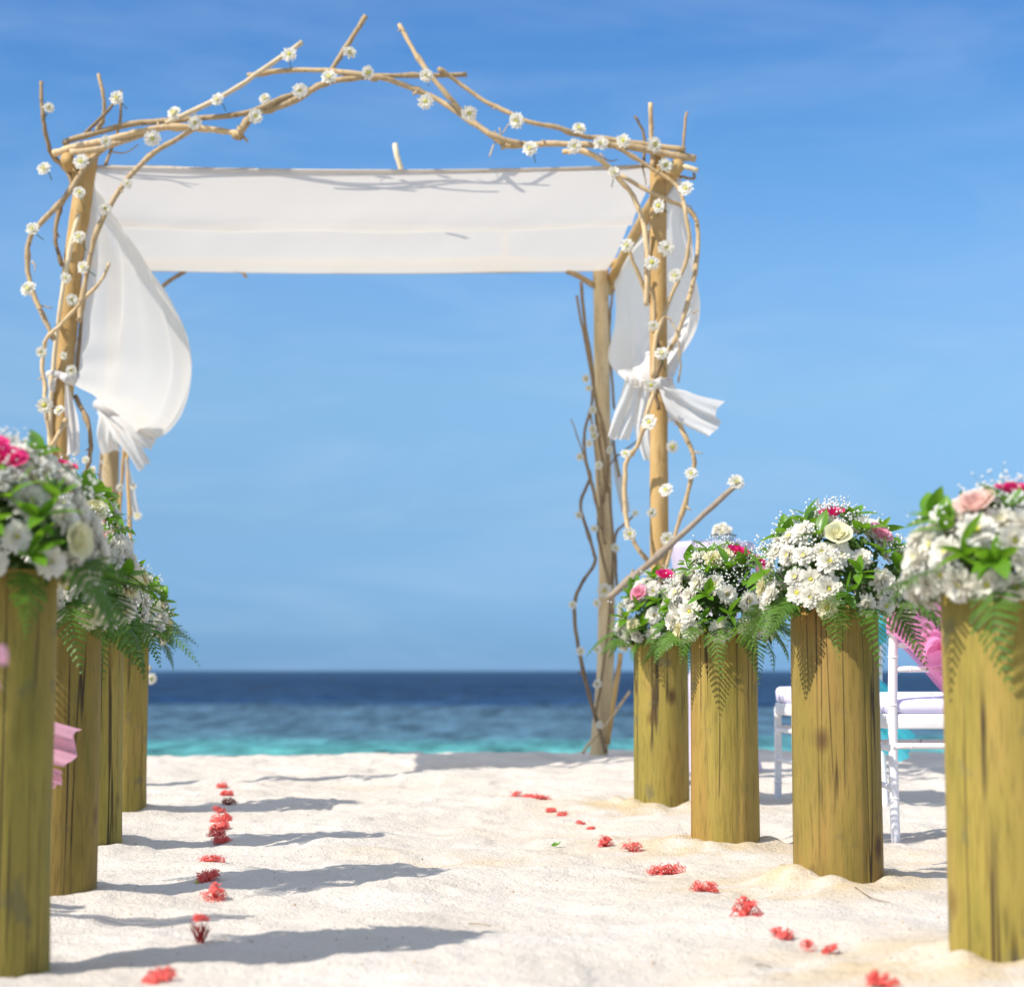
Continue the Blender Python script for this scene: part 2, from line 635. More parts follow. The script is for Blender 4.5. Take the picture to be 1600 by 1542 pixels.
M_AQUA = mat_cloth('aqua_organza', (0.10, 0.62, 0.70), 0.45, 0.10)
M_LILAC = mat_cloth('lilac_cloth', (0.72, 0.66, 0.78), 0.40, 0.05)
M_WHITEP = mat_plain('white_chair_paint', (0.82, 0.80, 0.80), 0.35, 0.5, 0.03)
M_CUSH = mat_plain('pale_lilac_cushion_fabric', (0.70, 0.67, 0.86), 0.8, 0.1, 0.03)
M_GLASS = mat_glass('clear_glass')
M_MUM = mat_petal('white_petal', (0.83, 0.80, 0.69), (0.88, 0.86, 0.79))
M_MUMC = mat_petal('cream_petal', (0.82, 0.77, 0.48), (0.86, 0.82, 0.62))
M_EYE = mat_plain('yellow_green_flower_eye', (0.62, 0.60, 0.10), 0.8, 0.1, 0.2)
M_HOT = mat_petal('hot_pink_petal', (0.62, 0.02, 0.14), (0.75, 0.04, 0.22), 0.25)
M_ROSE = mat_petal('pale_pink_petal', (0.80, 0.30, 0.42), (0.84, 0.48, 0.54))
M_PEACH = mat_petal('blush_petal', (0.82, 0.55, 0.48), (0.84, 0.64, 0.55))
M_CREAM = mat_petal('cream_rose_petal', (0.80, 0.76, 0.44), (0.84, 0.82, 0.62))
M_GYP = mat_petal('babys_breath_petal', (0.80, 0.80, 0.74), (0.86, 0.86, 0.82), 0.2)
M_STEM = mat_plain('green_stem', (0.10, 0.16, 0.04), 0.6, 0.3, 0.2)
M_LEAF = mat_leaf('glossy_leaf', (0.055, 0.15, 0.012), (0.13, 0.29, 0.02), 0.32, 0.35, (0.24, 0.48, 0.02))
M_FERN = mat_leaf('fern_leaf', (0.045, 0.115, 0.010), (0.09, 0.185, 0.012), 0.5, 0.22, (0.10, 0.24, 0.02))
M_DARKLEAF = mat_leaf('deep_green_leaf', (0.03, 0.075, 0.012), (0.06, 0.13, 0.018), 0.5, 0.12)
M_RED = mat_petal('coral_red_petal', (0.80, 0.12, 0.10), (0.88, 0.22, 0.19), 0.35)
M_DKRED = mat_petal('wilted_dark_red_petal', (0.20, 0.015, 0.02), (0.40, 0.04, 0.04), 0.2)

# ------------------------------------------------------------------ ground
LOGS_R = [(1.013, 4.22), (0.930, 5.93), (0.727, 7.10), (0.650, 9.00)]      # near -> far
LOGS_L = [(-1.046, 4.14), (-1.235, 5.52), (-1.455, 7.06), (-1.66, 8.70)]


def ground(x, y):
    x = np.asarray(x, float)
    y = np.asarray(y, float)
    crest = 0.074 + 0.024 * sstep(-1.5, 0.8, x) + 0.012 * vnoise(x * 0.9 + 11, y * 0 + 4)
    z = crest * sstep(8.2, 12.2, y)
    edge = 12.75 + 0.25 * vnoise(x * 0.5 + 3, y * 0 + 9)
    z = z - 0.42 * sstep(edge, edge + 3.5, y) - 1.3 * sstep(edge + 2.5, edge + 14, y)
    near = 1 - sstep(14, 20, y)
    n = 0.017 * vnoise(x * 1.3 + 5, y * 1.0 + 2) + 0.013 * vnoise(x * 3.1 + 9, y * 2.6) + 0.0085 * vnoise(x * 6.5, y * 5.5 + 7)
    n = n + 0.0045 * vnoise(x * 15, y * 13 + 3) + 0.0022 * vnoise(x * 34, y * 31) + 0.0011 * vnoise(x * 75, y * 70)
    tr = vnoise(x * 4.3 + 31, y * 3.7 + 17)
    n = n - 0.011 * sstep(0.25, 0.62, tr)                      # trodden hollows
    z = z + n * near
    for i, (lx, ly) in enumerate(LOGS_R):
        r = np.hypot(x - lx, y - ly)
        w = 0.5 + 0.5 * vnoise(np.arctan2(y - ly, x - lx) * 1.6 + 20 + i * 9, r * 0 + i)
        lump = 1 + 0.45 * vnoise(x * 18 + i, y * 18)
        z = z + 0.020 * np.exp(-(r / 0.42) ** 2)
        z = z + (0.004 + 0.034 * w) * np.exp(-((r - 0.15) / (0.05 + 0.05 * w)) ** 2) * lump
    for i, (lx, ly) in enumerate(LOGS_L):
        r = np.hypot(x - lx, y - ly)
        z = z + 0.012 * np.exp(-((r - 0.15) / 0.08) ** 2)
    return z


def gz(x, y):
    return float(ground(np.array([x]), np.array([y]))[0])


xs = np.concatenate([-np.geomspace(300, 3.45, 26), np.arange(-3.4, 3.4, 0.0135), np.geomspace(3.45, 300, 26)])
ys = np.concatenate([-np.geomspace(80, 0.3, 14), np.linspace(0, 3.2, 40)[:-1], np.arange(3.2, 6.4, 0.013), np.arange(6.4, 10, 0.018),
                     np.arange(10, 14.2, 0.03), np.geomspace(14.3, 40, 26)])
X, Y = np.meshgrid(xs, ys)
Z = ground(X, Y)
nx, ny = len(xs), len(ys)
idx = np.arange(nx * ny).reshape(ny, nx)
quads = np.stack([idx[:-1, :-1], idx[:-1, 1:], idx[1:, 1:], idx[1:, :-1]], -1).reshape(-1, 4)


def np_mesh(name, V, Q, mat):
    me = bpy.data.meshes.new(name)
    me.vertices.add(len(V))
    me.vertices.foreach_set('co', V.astype(np.float32).ravel())
    me.loops.add(Q.size)
    me.loops.foreach_set('vertex_index', Q.astype(np.int32).ravel())
    me.polygons.add(len(Q))
    me.polygons.foreach_set('loop_start', np.arange(0, Q.size, 4, dtype=np.int32))
    me.polygons.foreach_set('loop_total', np.full(len(Q), 4, np.int32))
    me.polygons.foreach_set('use_smooth', np.ones(len(Q), bool))
    me.materials.append(mat)
    me.update(calc_edges=True)
    return me


me = np_mesh('sand', np.stack([X, Y, Z], -1).reshape(-1, 3), quads, M_SAND)
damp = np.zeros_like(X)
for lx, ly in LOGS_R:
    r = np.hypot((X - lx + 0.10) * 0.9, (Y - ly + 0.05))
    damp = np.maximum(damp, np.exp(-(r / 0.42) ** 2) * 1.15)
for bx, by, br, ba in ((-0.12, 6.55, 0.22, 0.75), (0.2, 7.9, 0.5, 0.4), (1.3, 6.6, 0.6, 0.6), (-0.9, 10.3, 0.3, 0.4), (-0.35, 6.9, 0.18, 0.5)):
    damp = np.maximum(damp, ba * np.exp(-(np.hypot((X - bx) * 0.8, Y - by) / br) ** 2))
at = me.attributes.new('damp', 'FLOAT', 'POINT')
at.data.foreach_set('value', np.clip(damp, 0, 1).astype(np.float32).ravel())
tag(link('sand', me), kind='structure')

# sea: waves as geometry near the beach, bump beyond
SEA_Z = -0.32
sy = np.concatenate([np.geomspace(16, 520, 900), np.geomspace(524, 30000, 60)])
sxu = np.linspace(-1, 1, 320)
SX = np.outer(np.maximum(sy * 0.42, 14), sxu) * np.where(np.abs(sxu) > 0.93, 1 + (np.abs(sxu) - 0.93) * 120, 1)
SY = np.repeat(sy[:, None], len(sxu), 1)


def crest(n):
    """Wave shape: flat troughs, sharper crests."""
    return (1 - np.abs(n)) ** 1.6 - 0.55


fade = lambda a, b: 1 - sstep(a, b, SY)
SZ = SEA_Z + fade(60, 110) * (0.030 * crest(vnoise(SX * 0.45 + SY * 0.12, SY * 0.85 + 40)) + 0.022 * vnoise(SX * 1.1 + 7, SY * 1.7 + SX * 0.3) + 0.010 * vnoise(SX * 2.4, SY * 3.1))
SZ = SZ + fade(150, 260) * sstep(26, 50, SY) * (0.075 * crest(vnoise(SX * 0.28 + 3, SY * 0.40 + SX * 0.06)) + 0.03 * vnoise(SX * 0.6, SY * 0.7))
SZ = SZ + fade(360, 500) * sstep(60, 120, SY) * 0.20 * crest(vnoise(SX * 0.10 + 13, SY * 0.13 + SX * 0.02))
ny2, nx2 = SX.shape
idx = np.arange(nx2 * ny2).reshape(ny2, nx2)
quads = np.stack([idx[:-1, :-1], idx[:-1, 1:], idx[1:, 1:], idx[1:, :-1]], -1).reshape(-1, 4)
tag(link('sea', np_mesh('sea', np.stack([SX, SY, SZ], -1).reshape(-1, 3), quads, M_SEA)), kind='structure')


# ------------------------------------------------------------------ log pedestals
def make_log(x, y, top, rad, seed, label):
    rr = random.Random(seed)
    n, k = 96, 40
    g = gz(x, y)
    h = top - g + 0.18
    ph = [rr.uniform(0, 6.28) for _ in range(8)]
    dents = [(rr.uniform(0, 6.28), rr.uniform(0.1, 0.7), rr.uniform(0.1, 0.3)) for _ in range(4)]
    cracks = [(rr.uniform(0, 6.28), rr.uniform(-0.06, 0.06)) for _ in range(6)]
    pts = []
    for i in range(n):
        a = 2 * math.pi * i / n
        for j in range(k):
            t = j / (k - 1)
            z = -0.18 + h * t
            r = rad * (1.015 - 0.03 * t)
            r *= 1 + 0.012 * math.sin(2 * a + ph[0]) + 0.009 * math.sin(3 * a + ph[1] + t * 1.5) + 0.005 * math.sin(7 * a + ph[2]) + 0.006 * math.sin(5 * t + ph[3] + a)
            for da, dt, dw in dents:
                dd = (math.atan2(math.sin(a - da), math.cos(a - da)) / 0.5) ** 2 + ((t - dt) / dw) ** 2
                r -= 0.003 * math.exp(-dd)
            for ca, cs in cracks:
                dd = math.atan2(math.sin(a - ca - cs * math.sin(t * 4)), math.cos(a - ca - cs * math.sin(t * 4)))
                r -= 0.0045 * math.exp(-(dd / 0.035) ** 2)
            if j == k - 1: r -= 0.006
            pts.append((r * math.cos(a), r * math.sin(a), z))
    mb = MB()
    mb.grid(pts, n, k, 0, close_u=True)
    mb.add([pts[i * k + k - 1] for i in range(n)], [tuple(range(n))], 1)
    o = mb.build('log_pedestal', [M_LOG, M_LOGEND], loc=(x, y, g), rot=(rr.uniform(-.008, .008), rr.uniform(-.008, .008), rr.uniform(0, 6.28)))
    tag(o, label, 'log', 'upright logs lining the aisle')
    return o


log_labels_r = ['thick upright log at the right picture edge, in front of the pink sashed chair',
                'upright log with fern shadow across it, left of the pink sashed chair',
                'greenish upright log with a knot near its foot, left of the aqua sashed chair',
                'shortest looking upright log on the right, grey stains, beside the arch foot']
log_labels_l = ['thick upright log at the left picture edge, largest on the left',
                'upright log half hidden behind the pale pink sash tail on the left',
                'narrow strip of upright log, third from the left picture edge',
                'upright log nearest the sea on the left, beside open sand']
TOPS_R = [0.765, 0.785, 0.745, 0.735]
TOPS_L = [0.80, 0.775, 0.765, 0.755]
for i, (x, y) in enumerate(LOGS_R): make_log(x, y, TOPS_R[i], (.128, .1265, .1165, .121)[i], 20 + i, log_labels_r[i])
for i, (x, y) in enumerate(LOGS_L): make_log(x, y, TOPS_L[i], 0.128, 40 + i, log_labels_l[i])


# ------------------------------------------------------------------ flower and leaf meshes (shared)
def petal(mb, az, el0, length, width, curl, r0=0.0, z0=0.0, mi=0, seg=3, cup=0.0, tip=0.25):
    """A petal that starts at radius r0, rises at el0 and curls by curl along its length."""
    ca, sa = math.cos(az), math.sin(az)
    prof = [(0.5, 0), (0.95, .35), (1.0, .75), (tip, 1.0)] if seg == 3 else [(0.4, 0), (1.0, .5), (tip, 1.0)]
    r, z, el = r0, z0, el0
    rows = []
    lt = 0
    for w, t in prof:
        ds = (t - lt) * length
        r += math.cos(el) * ds
        z += math.sin(el) * ds
        el -= curl * (t - lt)
        lt = t
        hw = width / 2 * w
        for s in (-1, 0, 1):
            zz = z + (cup * hw if s else 0)
            rows.append((ca * r - sa * hw * s, sa * r + ca * hw * s, zz))
    mb.grid(rows, len(prof), 3, mi)


def mum_mesh(seed, mat, flat=False, name='chrysanthemum'):
    rr = random.Random(seed)
    mb = MB()
    R0 = 0.036
    layers = [(18, -.02, 1.0), (17, 0.30, 0.95), (15, 0.62, 0.84), (12, 0.95, 0.68), (8, 1.22, 0.48)] if not flat else [(18, 0.05, 1.0), (16, 0.30, 0.88), (12, 0.65, 0.66), (8, 1.0, 0.42)]
    for n, el, s in layers:
        o = rr.uniform(0, 6)
        for i in range(n):
            if rr.random() < 0.04: continue
            petal(mb, o + 6.283 * i / n + rr.uniform(-.12, .12), el + rr.uniform(-.16, .16), R0 * s * rr.uniform(.86, 1.08), 0.0125 * rr.uniform(.85, 1.15),
                  rr.uniform(-.25, .45), 0.004, 0.002, 0, 3, 0.5, 0.5)
    return mb.mesh(name, mat)


def eye_mesh():
    mb = MB()
    mb.lathe([(0.0, 0.014), (0.005, 0.0135), (0.0085, 0.0105), (0.0095, 0.006), (0.007, 0.002)], 12)
    return mb.mesh('flower_center', M_EYE)


MUMS = [mum_mesh(1, M_MUM), mum_mesh(2, M_MUM), mum_mesh(3, M_MUM, True), mum_mesh(4, M_MUMC), mum_mesh(5, M_MUM)]
EYE = eye_mesh()


def rose_mesh(seed, mat):
    rr = random.Random(seed)
    mb = MB()
    for n, rad, h, open_, w in ((5, 0.030, 0.034, 0.55, 1.5), (5, 0.024, 0.037, 0.30, 1.45), (4, 0.0165, 0.038, 0.12, 1.7), (3, 0.010, 0.037, 0.0, 2.2), (2, 0.005, 0.036, -0.05, 3.0)):
        o = rr.uniform(0, 6)
        for i in range(n):
            a0 = o + 6.283 * i / n
            pts = []
            for u in range(7):
                s = u / 6 * 2 - 1
                for v in range(6):
                    t = v / 5
                    edge = 1 - 0.22 * s * s * t
                    r = rad * (0.35 + 0.65 * math.sin(min(1, t * 1.25) * math.pi / 2)) * (1 + open_ * t * t) + 0.0015 * (i % 2)
                    r += open_ * 0.010 * t ** 4
                    z = h * t * edge - open_ * 0.012 * t ** 3
                    a = a0 + s * w / 2 * (0.5 + 0.5 * min(1, t * 1.6))
                    pts.append((r * math.cos(a), r * math.sin(a), z + rr.uniform(-.0004, .0004)))
            mb.grid(pts, 7, 6)
    return mb.mesh('rose', mat)


ROSES = {'hot': rose_mesh(1, M_HOT), 'pink': rose_mesh(2, M_ROSE), 'peach': rose_mesh(3, M_PEACH), 'cream': rose_mesh(4, M_CREAM)}


def leaf_mesh(L, W, bend, name='leaf', mat=None):
    mb = MB()
    pts = []
    for i in range(7):
        t = i / 6
        w = W / 2 * (math.sin(math.pi * min(1, t * 0.97 + 0.03)) ** 0.75) * (1.15 - 0.45 * t)
        x = L * t
        z = bend * t * t
        for s in (-1, -.5, 0, .5, 1):
            pts.append((x, s * w, z + abs(s) * w * 0.28))
    mb.grid(pts, 7, 5)
    return mb.mesh(name, mat or M_LEAF)


LEAVES = [leaf_mesh(0.058, 0.030, -0.012), leaf_mesh(0.066, 0.026, -0.02), leaf_mesh(0.050, 0.031, 0.008)]


def fern_mesh(seed, L=0.20, W=0.105, droop=0.06):
    rr = random.Random(seed)
    mb = MB()
    path = []
    N = 15
    for i in range(N + 1):
        t = i / N
        path.append(Vector((L * t * (1 - 0.12 * t), 0.006 * math.sin(t * 3 + seed), 0.02 * math.sin(t * 2.2) - droop * t * t)))
    mb.tube(path, [0.0011 * (1 - 0.7 * i / N) for i in range(N + 1)], 4, 0)
    for i in range(2, N + 1):
        t = i / N
        pl = W / 2 * (1 - (max(0, t - 0.2) / 0.82) ** 1.25) * (0.75 + 0.25 * min(1, t / 0.25)) * rr.uniform(.9, 1.08)
        if pl < 0.004: pl = 0.004
        base = path[i]
        tn = (path[min(i + 1, N)] - path[i - 1]).normalized()
        for s in (-1, 1):
            dr = (Vector((0, s, 0)) * 0.86 + tn * 0.55 + Vector((0, 0, rr.uniform(-.18, .08)))).normalized()
            sidev = dr.cross(Vector((0, 0, 1))).normalized() * -s
            m = max(2, int(pl / 0.0062))
            for q in range(m):
                u = (q + 0.6) / m
                c = base + dr * pl * u + Vector((0, 0, -0.004 * u * u))
                ll = 0.0092 * (1 - 0.62 * u) * (0.55 + 0.45 * pl / (W / 2)) + 0.0012
                hw = pl / m * 0.56
                for s2 in (-1, 1):
                    d2 = (sidev * s2 * 0.9 + dr * 0.55).normalized()
                    e = c + d2 * ll + Vector((0, 0, -0.0012))
                    mb.add([c - dr * hw, c + d2 * ll * .55 - dr * hw * .75, e, c + d2 * ll * .55 + dr * hw * .7, c + dr * hw], [(0, 1, 2, 3, 4)])
            tipp = base + dr * pl * 1.08
            mb.add([base + dr * pl * .72 + sidev * .0022, tipp, base + dr * pl * .72 - sidev * .0022], [(0, 1, 2)])
    return mb.mesh('fern_frond', M_FERN, smooth=False)


FERNS = [fern_mesh(1, 0.20, 0.115, 0.07), fern_mesh(2, 0.23, 0.12, 0.10), fern_mesh(3, 0.17, 0.10, 0.03)]


def orient(nrm, spin):
    return Vector(nrm).to_track_quat('Z', 'Y') @ Quaternion((0, 0, 1), spin)


ICO_V, ICO_F = None, None


def ico():
    t = (1 + 5 ** .5) / 2
    v = [Vector(p).normalized() for p in ((-1, t, 0), (1, t, 0), (-1, -t, 0), (1, -t, 0), (0, -1, t), (0, 1, t), (0, -1, -t), (0, 1, -t), (t, 0, -1), (t, 0, 1), (-t, 0, -1), (-t, 0, 1))]
    f = [(0, 11, 5), (0, 5, 1), (0, 1, 7), (0, 7, 10), (0, 10, 11), (1, 5, 9), (5, 11, 4), (11, 10, 2), (10, 7, 6), (7, 1, 8), (3, 9, 4), (3, 4, 2), (3, 2, 6), (3, 6, 8), (3, 8, 9), (4, 9, 5), (2, 4, 11), (6, 2, 10), (8, 6, 7), (9, 8, 1)]
    return v, f


ICO_V, ICO_F = ico()


def dome(az, el, s=1.0, rx=0.185, rz=0.205):
    """Point and normal on the arrangement's dome; az 0 faces the camera, positive to the right."""
    n = Vector((math.sin(az) * math.cos(el), -math.cos(az) * math.cos(el), math.sin(el)))
    return Vector((n.x * rx * s, n.y * rx * s, 0.03 + n.z * rz * s)), Vector((n.x / rx, n.y / rx, n.z / rz)).normalized()


def arrangement(x, y, z, seed, label, roses, sz=1.0, rz=0.205, gyp=24, nm=64, rx=0.185, cream=0.12, ns=24, nf=20):
    rr = random.Random(seed)
    root = empty('flower_arrangement', (x, y, z))
    root.scale = (sz, sz, sz)
    tag(root, label, 'flower arrangement', 'flower arrangements on the aisle logs')
    taken = []
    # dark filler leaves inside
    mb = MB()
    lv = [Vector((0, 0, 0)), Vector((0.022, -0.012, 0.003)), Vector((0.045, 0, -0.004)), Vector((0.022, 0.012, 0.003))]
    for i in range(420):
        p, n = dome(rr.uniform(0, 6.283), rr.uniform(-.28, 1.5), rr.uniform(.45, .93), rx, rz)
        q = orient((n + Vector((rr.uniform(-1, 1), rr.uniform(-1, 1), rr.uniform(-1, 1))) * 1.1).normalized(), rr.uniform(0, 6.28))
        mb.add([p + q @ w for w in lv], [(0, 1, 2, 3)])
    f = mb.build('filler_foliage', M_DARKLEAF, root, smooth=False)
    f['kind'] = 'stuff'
    for kind, az, el in roses:
        p, n = dome(R(az), R(el), 1.07, rx, rz)
        link('rose', ROSES[kind], root, p, orient(n, rr.uniform(0, 6.28)), rr.uniform(.68, .85))
        taken.append((p, 0.046))
    # leaf sprigs
    sprigs = []
    for i in range(400):
        if len(sprigs) >= ns: break
        az, el = rr.uniform(0, 6.283), rr.uniform(-.1, 1.35)
        p, n = dome(az, el, 0.99, rx, rz)
        if any((p - t).length < d * .8 for t, d in taken) or any((p - s).length < 0.062 for s in sprigs): continue
        sprigs.append(p)
        taken.append((p, 0.038))
        ax = (n + Vector((0, 0, .35))).normalized()
        for j in range(rr.choice((4, 5, 5, 6))):
            a = 6.283 * j / 5 + rr.uniform(-.3, .3)
            t = ax.orthogonal().normalized()
            t = Quaternion(ax, a) @ t
            d = (t * rr.uniform(.6, 1.0) + ax * rr.uniform(.35, 1.0)).normalized()
            q = d.to_track_quat('X', 'Z')
            link('leaf', rr.choice(LEAVES), root, p + ax * rr.uniform(0, .022), q @ Quaternion((1, 0, 0), rr.uniform(-.5, .5)), rr.uniform(.9, 1.4))
    # chrysanthemums, crowding the lower and middle dome
    cnt = 0
    for i in range(2600):
        if cnt >= nm: break
        az = rr.uniform(0, 6.283)
        el = rr.uniform(-.22, 1.3) if rr.random() < .75 else rr.uniform(-.22, .4)
        s = rr.uniform(.93, 1.06)
        p, n = dome(az, el, s, rx, rz)
        if any((p - t).length < (d + 0.044) / 2 for t, d in taken): continue
        taken.append((p, 0.044))
        cnt += 1
        n = (n + Vector((rr.uniform(-.35, .35), rr.uniform(-.35, .35), rr.uniform(-.35, .3)))).normalized()
        me = MUMS[3] if rr.random() < cream else rr.choice((MUMS[0], MUMS[1], MUMS[2], MUMS[4]))
        sc = rr.uniform(.84, 1.12)
        fl = link('chrysanthemum', me, root, p, orient(n, rr.uniform(0, 6.28)), sc)
        link('flower_center', EYE, fl, scale=rr.uniform(.6, 1.0))
    # ferns round the rim
    for i in range(nf):
        az = 6.283 * i / nf + rr.uniform(-.2, .2)
        p, n = dome(az, rr.uniform(-.22, .10), 0.70, rx, rz)
        d = Vector((math.sin(az), -math.cos(az), rr.uniform(-1.0, .0))).normalized()
        q = d.to_track_quat('X', 'Z')
        link('fern_frond', rr.choice(FERNS), root, p, q @ Quaternion((1, 0, 0), rr.uniform(-.6, .6)), rr.uniform(.9, 1.3))
    # baby's breath: sprays of tiny buds on hair-thin stems
    mb = MB()
    for i in range(gyp):
        az, el = rr.uniform(0, 6.283), (rr.uniform(.45, 1.5) if rr.random() < .72 else rr.uniform(.0, .7))
        p, n = dome(az, el, 0.9, rx, rz)
        tip = p + n * rr.uniform(.02, .055) + Vector((0, 0, .01))
        for j in range(rr.randint(13, 24)):
            e = tip + Vector((rr.gauss(0, .017), rr.gauss(0, .017), rr.gauss(0, .014)))
            r = rr.uniform(.0019, .0038)
            q = Quaternion((rr.random(), rr.random(), rr.random(), rr.random())).normalized()
            mb.add([e + (q @ w) * r for w in ICO_V], ICO_F, 0)
            if j % 2 == 0: mb.tube([p, p.lerp(tip, .6), e], 0.0004, 3, 1, caps=False)
    g = mb.build('babys_breath', [M_GYP, M_STEM], root, smooth=False)
    g['kind'] = 'stuff'
    return root


arr_r = ['white flower dome at the right picture edge with a hot pink rose on top',
         'tall white flower dome with a cream rose, on the log left of the pink sash',
         'white flower dome with one hot pink and one pale pink rose side by side',
         'smallest white flower dome on the right, two pale pink roses, beside the arch']
arr_l = ['white flower dome at the left picture edge topped by a hot pink rose',
         'white flower dome with a large cream rose, on the second log from the left edge',
         'white flower dome mostly hidden behind the second dome on the left',
         'white flower dome nearest the sea on the left, fern reaching over open sky']
roses_r = [[('hot', 6, 74), ('peach', -38, 50), ('cream', 150, 30)],
           [('hot', -12, 72), ('pink', 42, 44), ('cream', -5, 42), ('cream', 160, 30)],
           [('hot', 35, 66), ('pink', 48, 34), ('hot', 70, 48), ('cream', 180, 30)],
           [('pink', -42, 38), ('pink', 38, 32), ('hot', 10, 66), ('cream', 170, 20)]]
roses_l = [[('hot', 25, 52), ('hot', 8, 66), ('cream', 60, 5), ('pink', -120, 40)],
           [('cream', 18, 24), ('hot', 30, 74), ('pink', 140, 40), ('cream', 50, 40)],
           [('peach', 40, 55), ('hot', -60, 50), ('cream', 170, 40)],
           [('cream', 50, 20), ('pink', -30, 50), ('hot', 200, 40)]]
for i, (x, y) in enumerate(LOGS_R):
    arrangement(x, y, TOPS_R[i] + 0.005, 300 + i, arr_r[i], roses_r[i], 1.0, (0.152, 0.215, 0.222, 0.24)[i], (22, 84, 60, 44)[i], (66, 62, 58, 54)[i], (0.185, 0.208, 0.18, 0.168)[i], 0.06, (13, 26, 24, 20)[i], (12, 18, 18, 16)[i])
for i, (x, y) in enumerate(LOGS_L):
    arrangement(x, y, TOPS_L[i] + 0.005, 340 + i, arr_l[i], roses_l[i], 1.0, (0.205, 0.31, 0.27, 0.22)[i], (50, 56, 44, 34)[i], (76, 64, 56, 52)[i], 0.20, 0.22, (21, 25, 20, 20)[i], (13, 18, 18, 18)[i])

# ------------------------------------------------------------------ wedding arch
DF, DR = 10.0, 12.2
arch = empty('wedding_arch', (-0.85, 11.1, 0.06))
tag(arch, 'rustic four post wedding arch of pale poles and twisted branches dotted with white flowers', 'wedding arch')
AO = Vector(arch.location)


def part_tube(name, pts, rad, mat, n=10, lump=0.05, per=5, seed=0, bend=0.0, taper=1.0, parent=None, knots=0):
    """A branch or pole of the arch from world points."""
    rr = random.Random(seed)
    path = spline(pts, per)
    k = len(path)
    if isinstance(rad, (int, float)): rad = (rad, rad * taper)
    rs = []
    for i in range(k):
        t = i / (k - 1)
        rs.append((rad[0] + (rad[1] - rad[0]) * t) * (1 + rr.uniform(-lump, lump)))
        path[i] = path[i] + Vector((rr.uniform(-bend, bend), rr.uniform(-bend, bend), rr.uniform(-bend, bend)))
    for q in range(knots):
        i = rr.randrange(1, max(2, k - 1))
        rs[i] *= 1.35
    mb = MB()
    origin = path[0]
    mb.tube([p - AO for p in path], rs, n, 0, True, lump * .6, rr)
    # small broken stubs
    for q in range(knots):
        i = rr.randrange(1, max(2, k - 1))
        d = Vector((rr.uniform(-1, 1), rr.uniform(-1, .3), rr.uniform(-1, 1))).normalized()
        mb.tube([path[i] - AO, path[i] - AO + d * rs[i] * rr.uniform(2, 4)], [rs[i] * .5, rs[i] * .25], 5)
    return mb.build(name, mat, parent or arch)


PXF = DF / FPX
# posts
fl_top, fl_bot = P(139, 240, DF), P(45, 1260, DF - 0.02)
part_tube('post', [fl_bot, P(75, 900, DF), P(92, 711, DF), P(104, 530, DF), P(116, 400, DF), fl_top], (17.5 * PXF, 15.5 * PXF), M_POST, 18, 0.025, 6, 1)
part_tube('post', [P(1031, 1262, DF), P(1030, 880, DF), P(1029, 560, DF), P(1028, 236, DF)], (15.5 * PXF, 13 * PXF), M_POST, 18, 0.025, 8, 2)
PXR = DR / FPX
part_tube('post', [P(934, 1200, DR), P(940, 1120, DR), P(946, 1042, DR), P(948, 867, DR), P(943, 760, DR), P(939, 450, DR), P(939, 420, DR)], (14 * PXR, 12 * PXR), M_POSTR, 16, 0.03, 6, 3)
part_tube('post', [P(164, 1200, DR), P(170, 900, DR), P(173, 711, DR), P(182, 425, DR)], (15 * PXR, 13 * PXR), M_POSTR, 16, 0.03, 6, 4)
# beams
part_tube('side_beam', [P(105, 249, DF - 0.17), P(150, 350, 11.1), P(186, 440, DR + 0.2)], (0.034, 0.034), M_POST, 14, 0.03, 6, 5)
part_tube('side_beam', [P(1058, 260, DF - 0.17), P(1003, 350, 11.1), P(951, 452, DR + 0.25)], (0.036, 0.040), M_POST, 14, 0.03, 6, 6)
part_tube('rear_beam', [P(140, 412, DR - 0.02), P(540, 413, DR), P(990, 411, DR - 0.02)], (0.030, 0.026), M_POST, 12, 0.06, 8, 7, 0.003, knots=6)
part_tube('front_beam', [Vector((-2.14, 10.022, P(0, 259, 10).z + .004)), Vector((-1.4, 10.022, P(0, 259, 10).z - .014)), Vector((-.68, 10.022, P(0, 259, 10).z - .024)), Vector((0.05, 10.022, P(0, 259, 10).z - .015)), Vector((.78, 10.022, P(0, 259, 10).z + .006))], (0.0075, 0.0075), M_BR, 10, 0.06, 8, 8, 0.003)
part_tube('brace', [P(885, 424, DR - 0.05), P(905, 432, DR - 0.03), P(928, 447, DR - 0.02)], (0.016, 0.02), M_BR, 8, 0.05, 3, 9)
part_tube('brace', [P(290, 424, DR), P(262, 441, DR), P(240, 462, DR)], (0.012, 0.012), M_BRD, 8, 0.05, 3, 10)

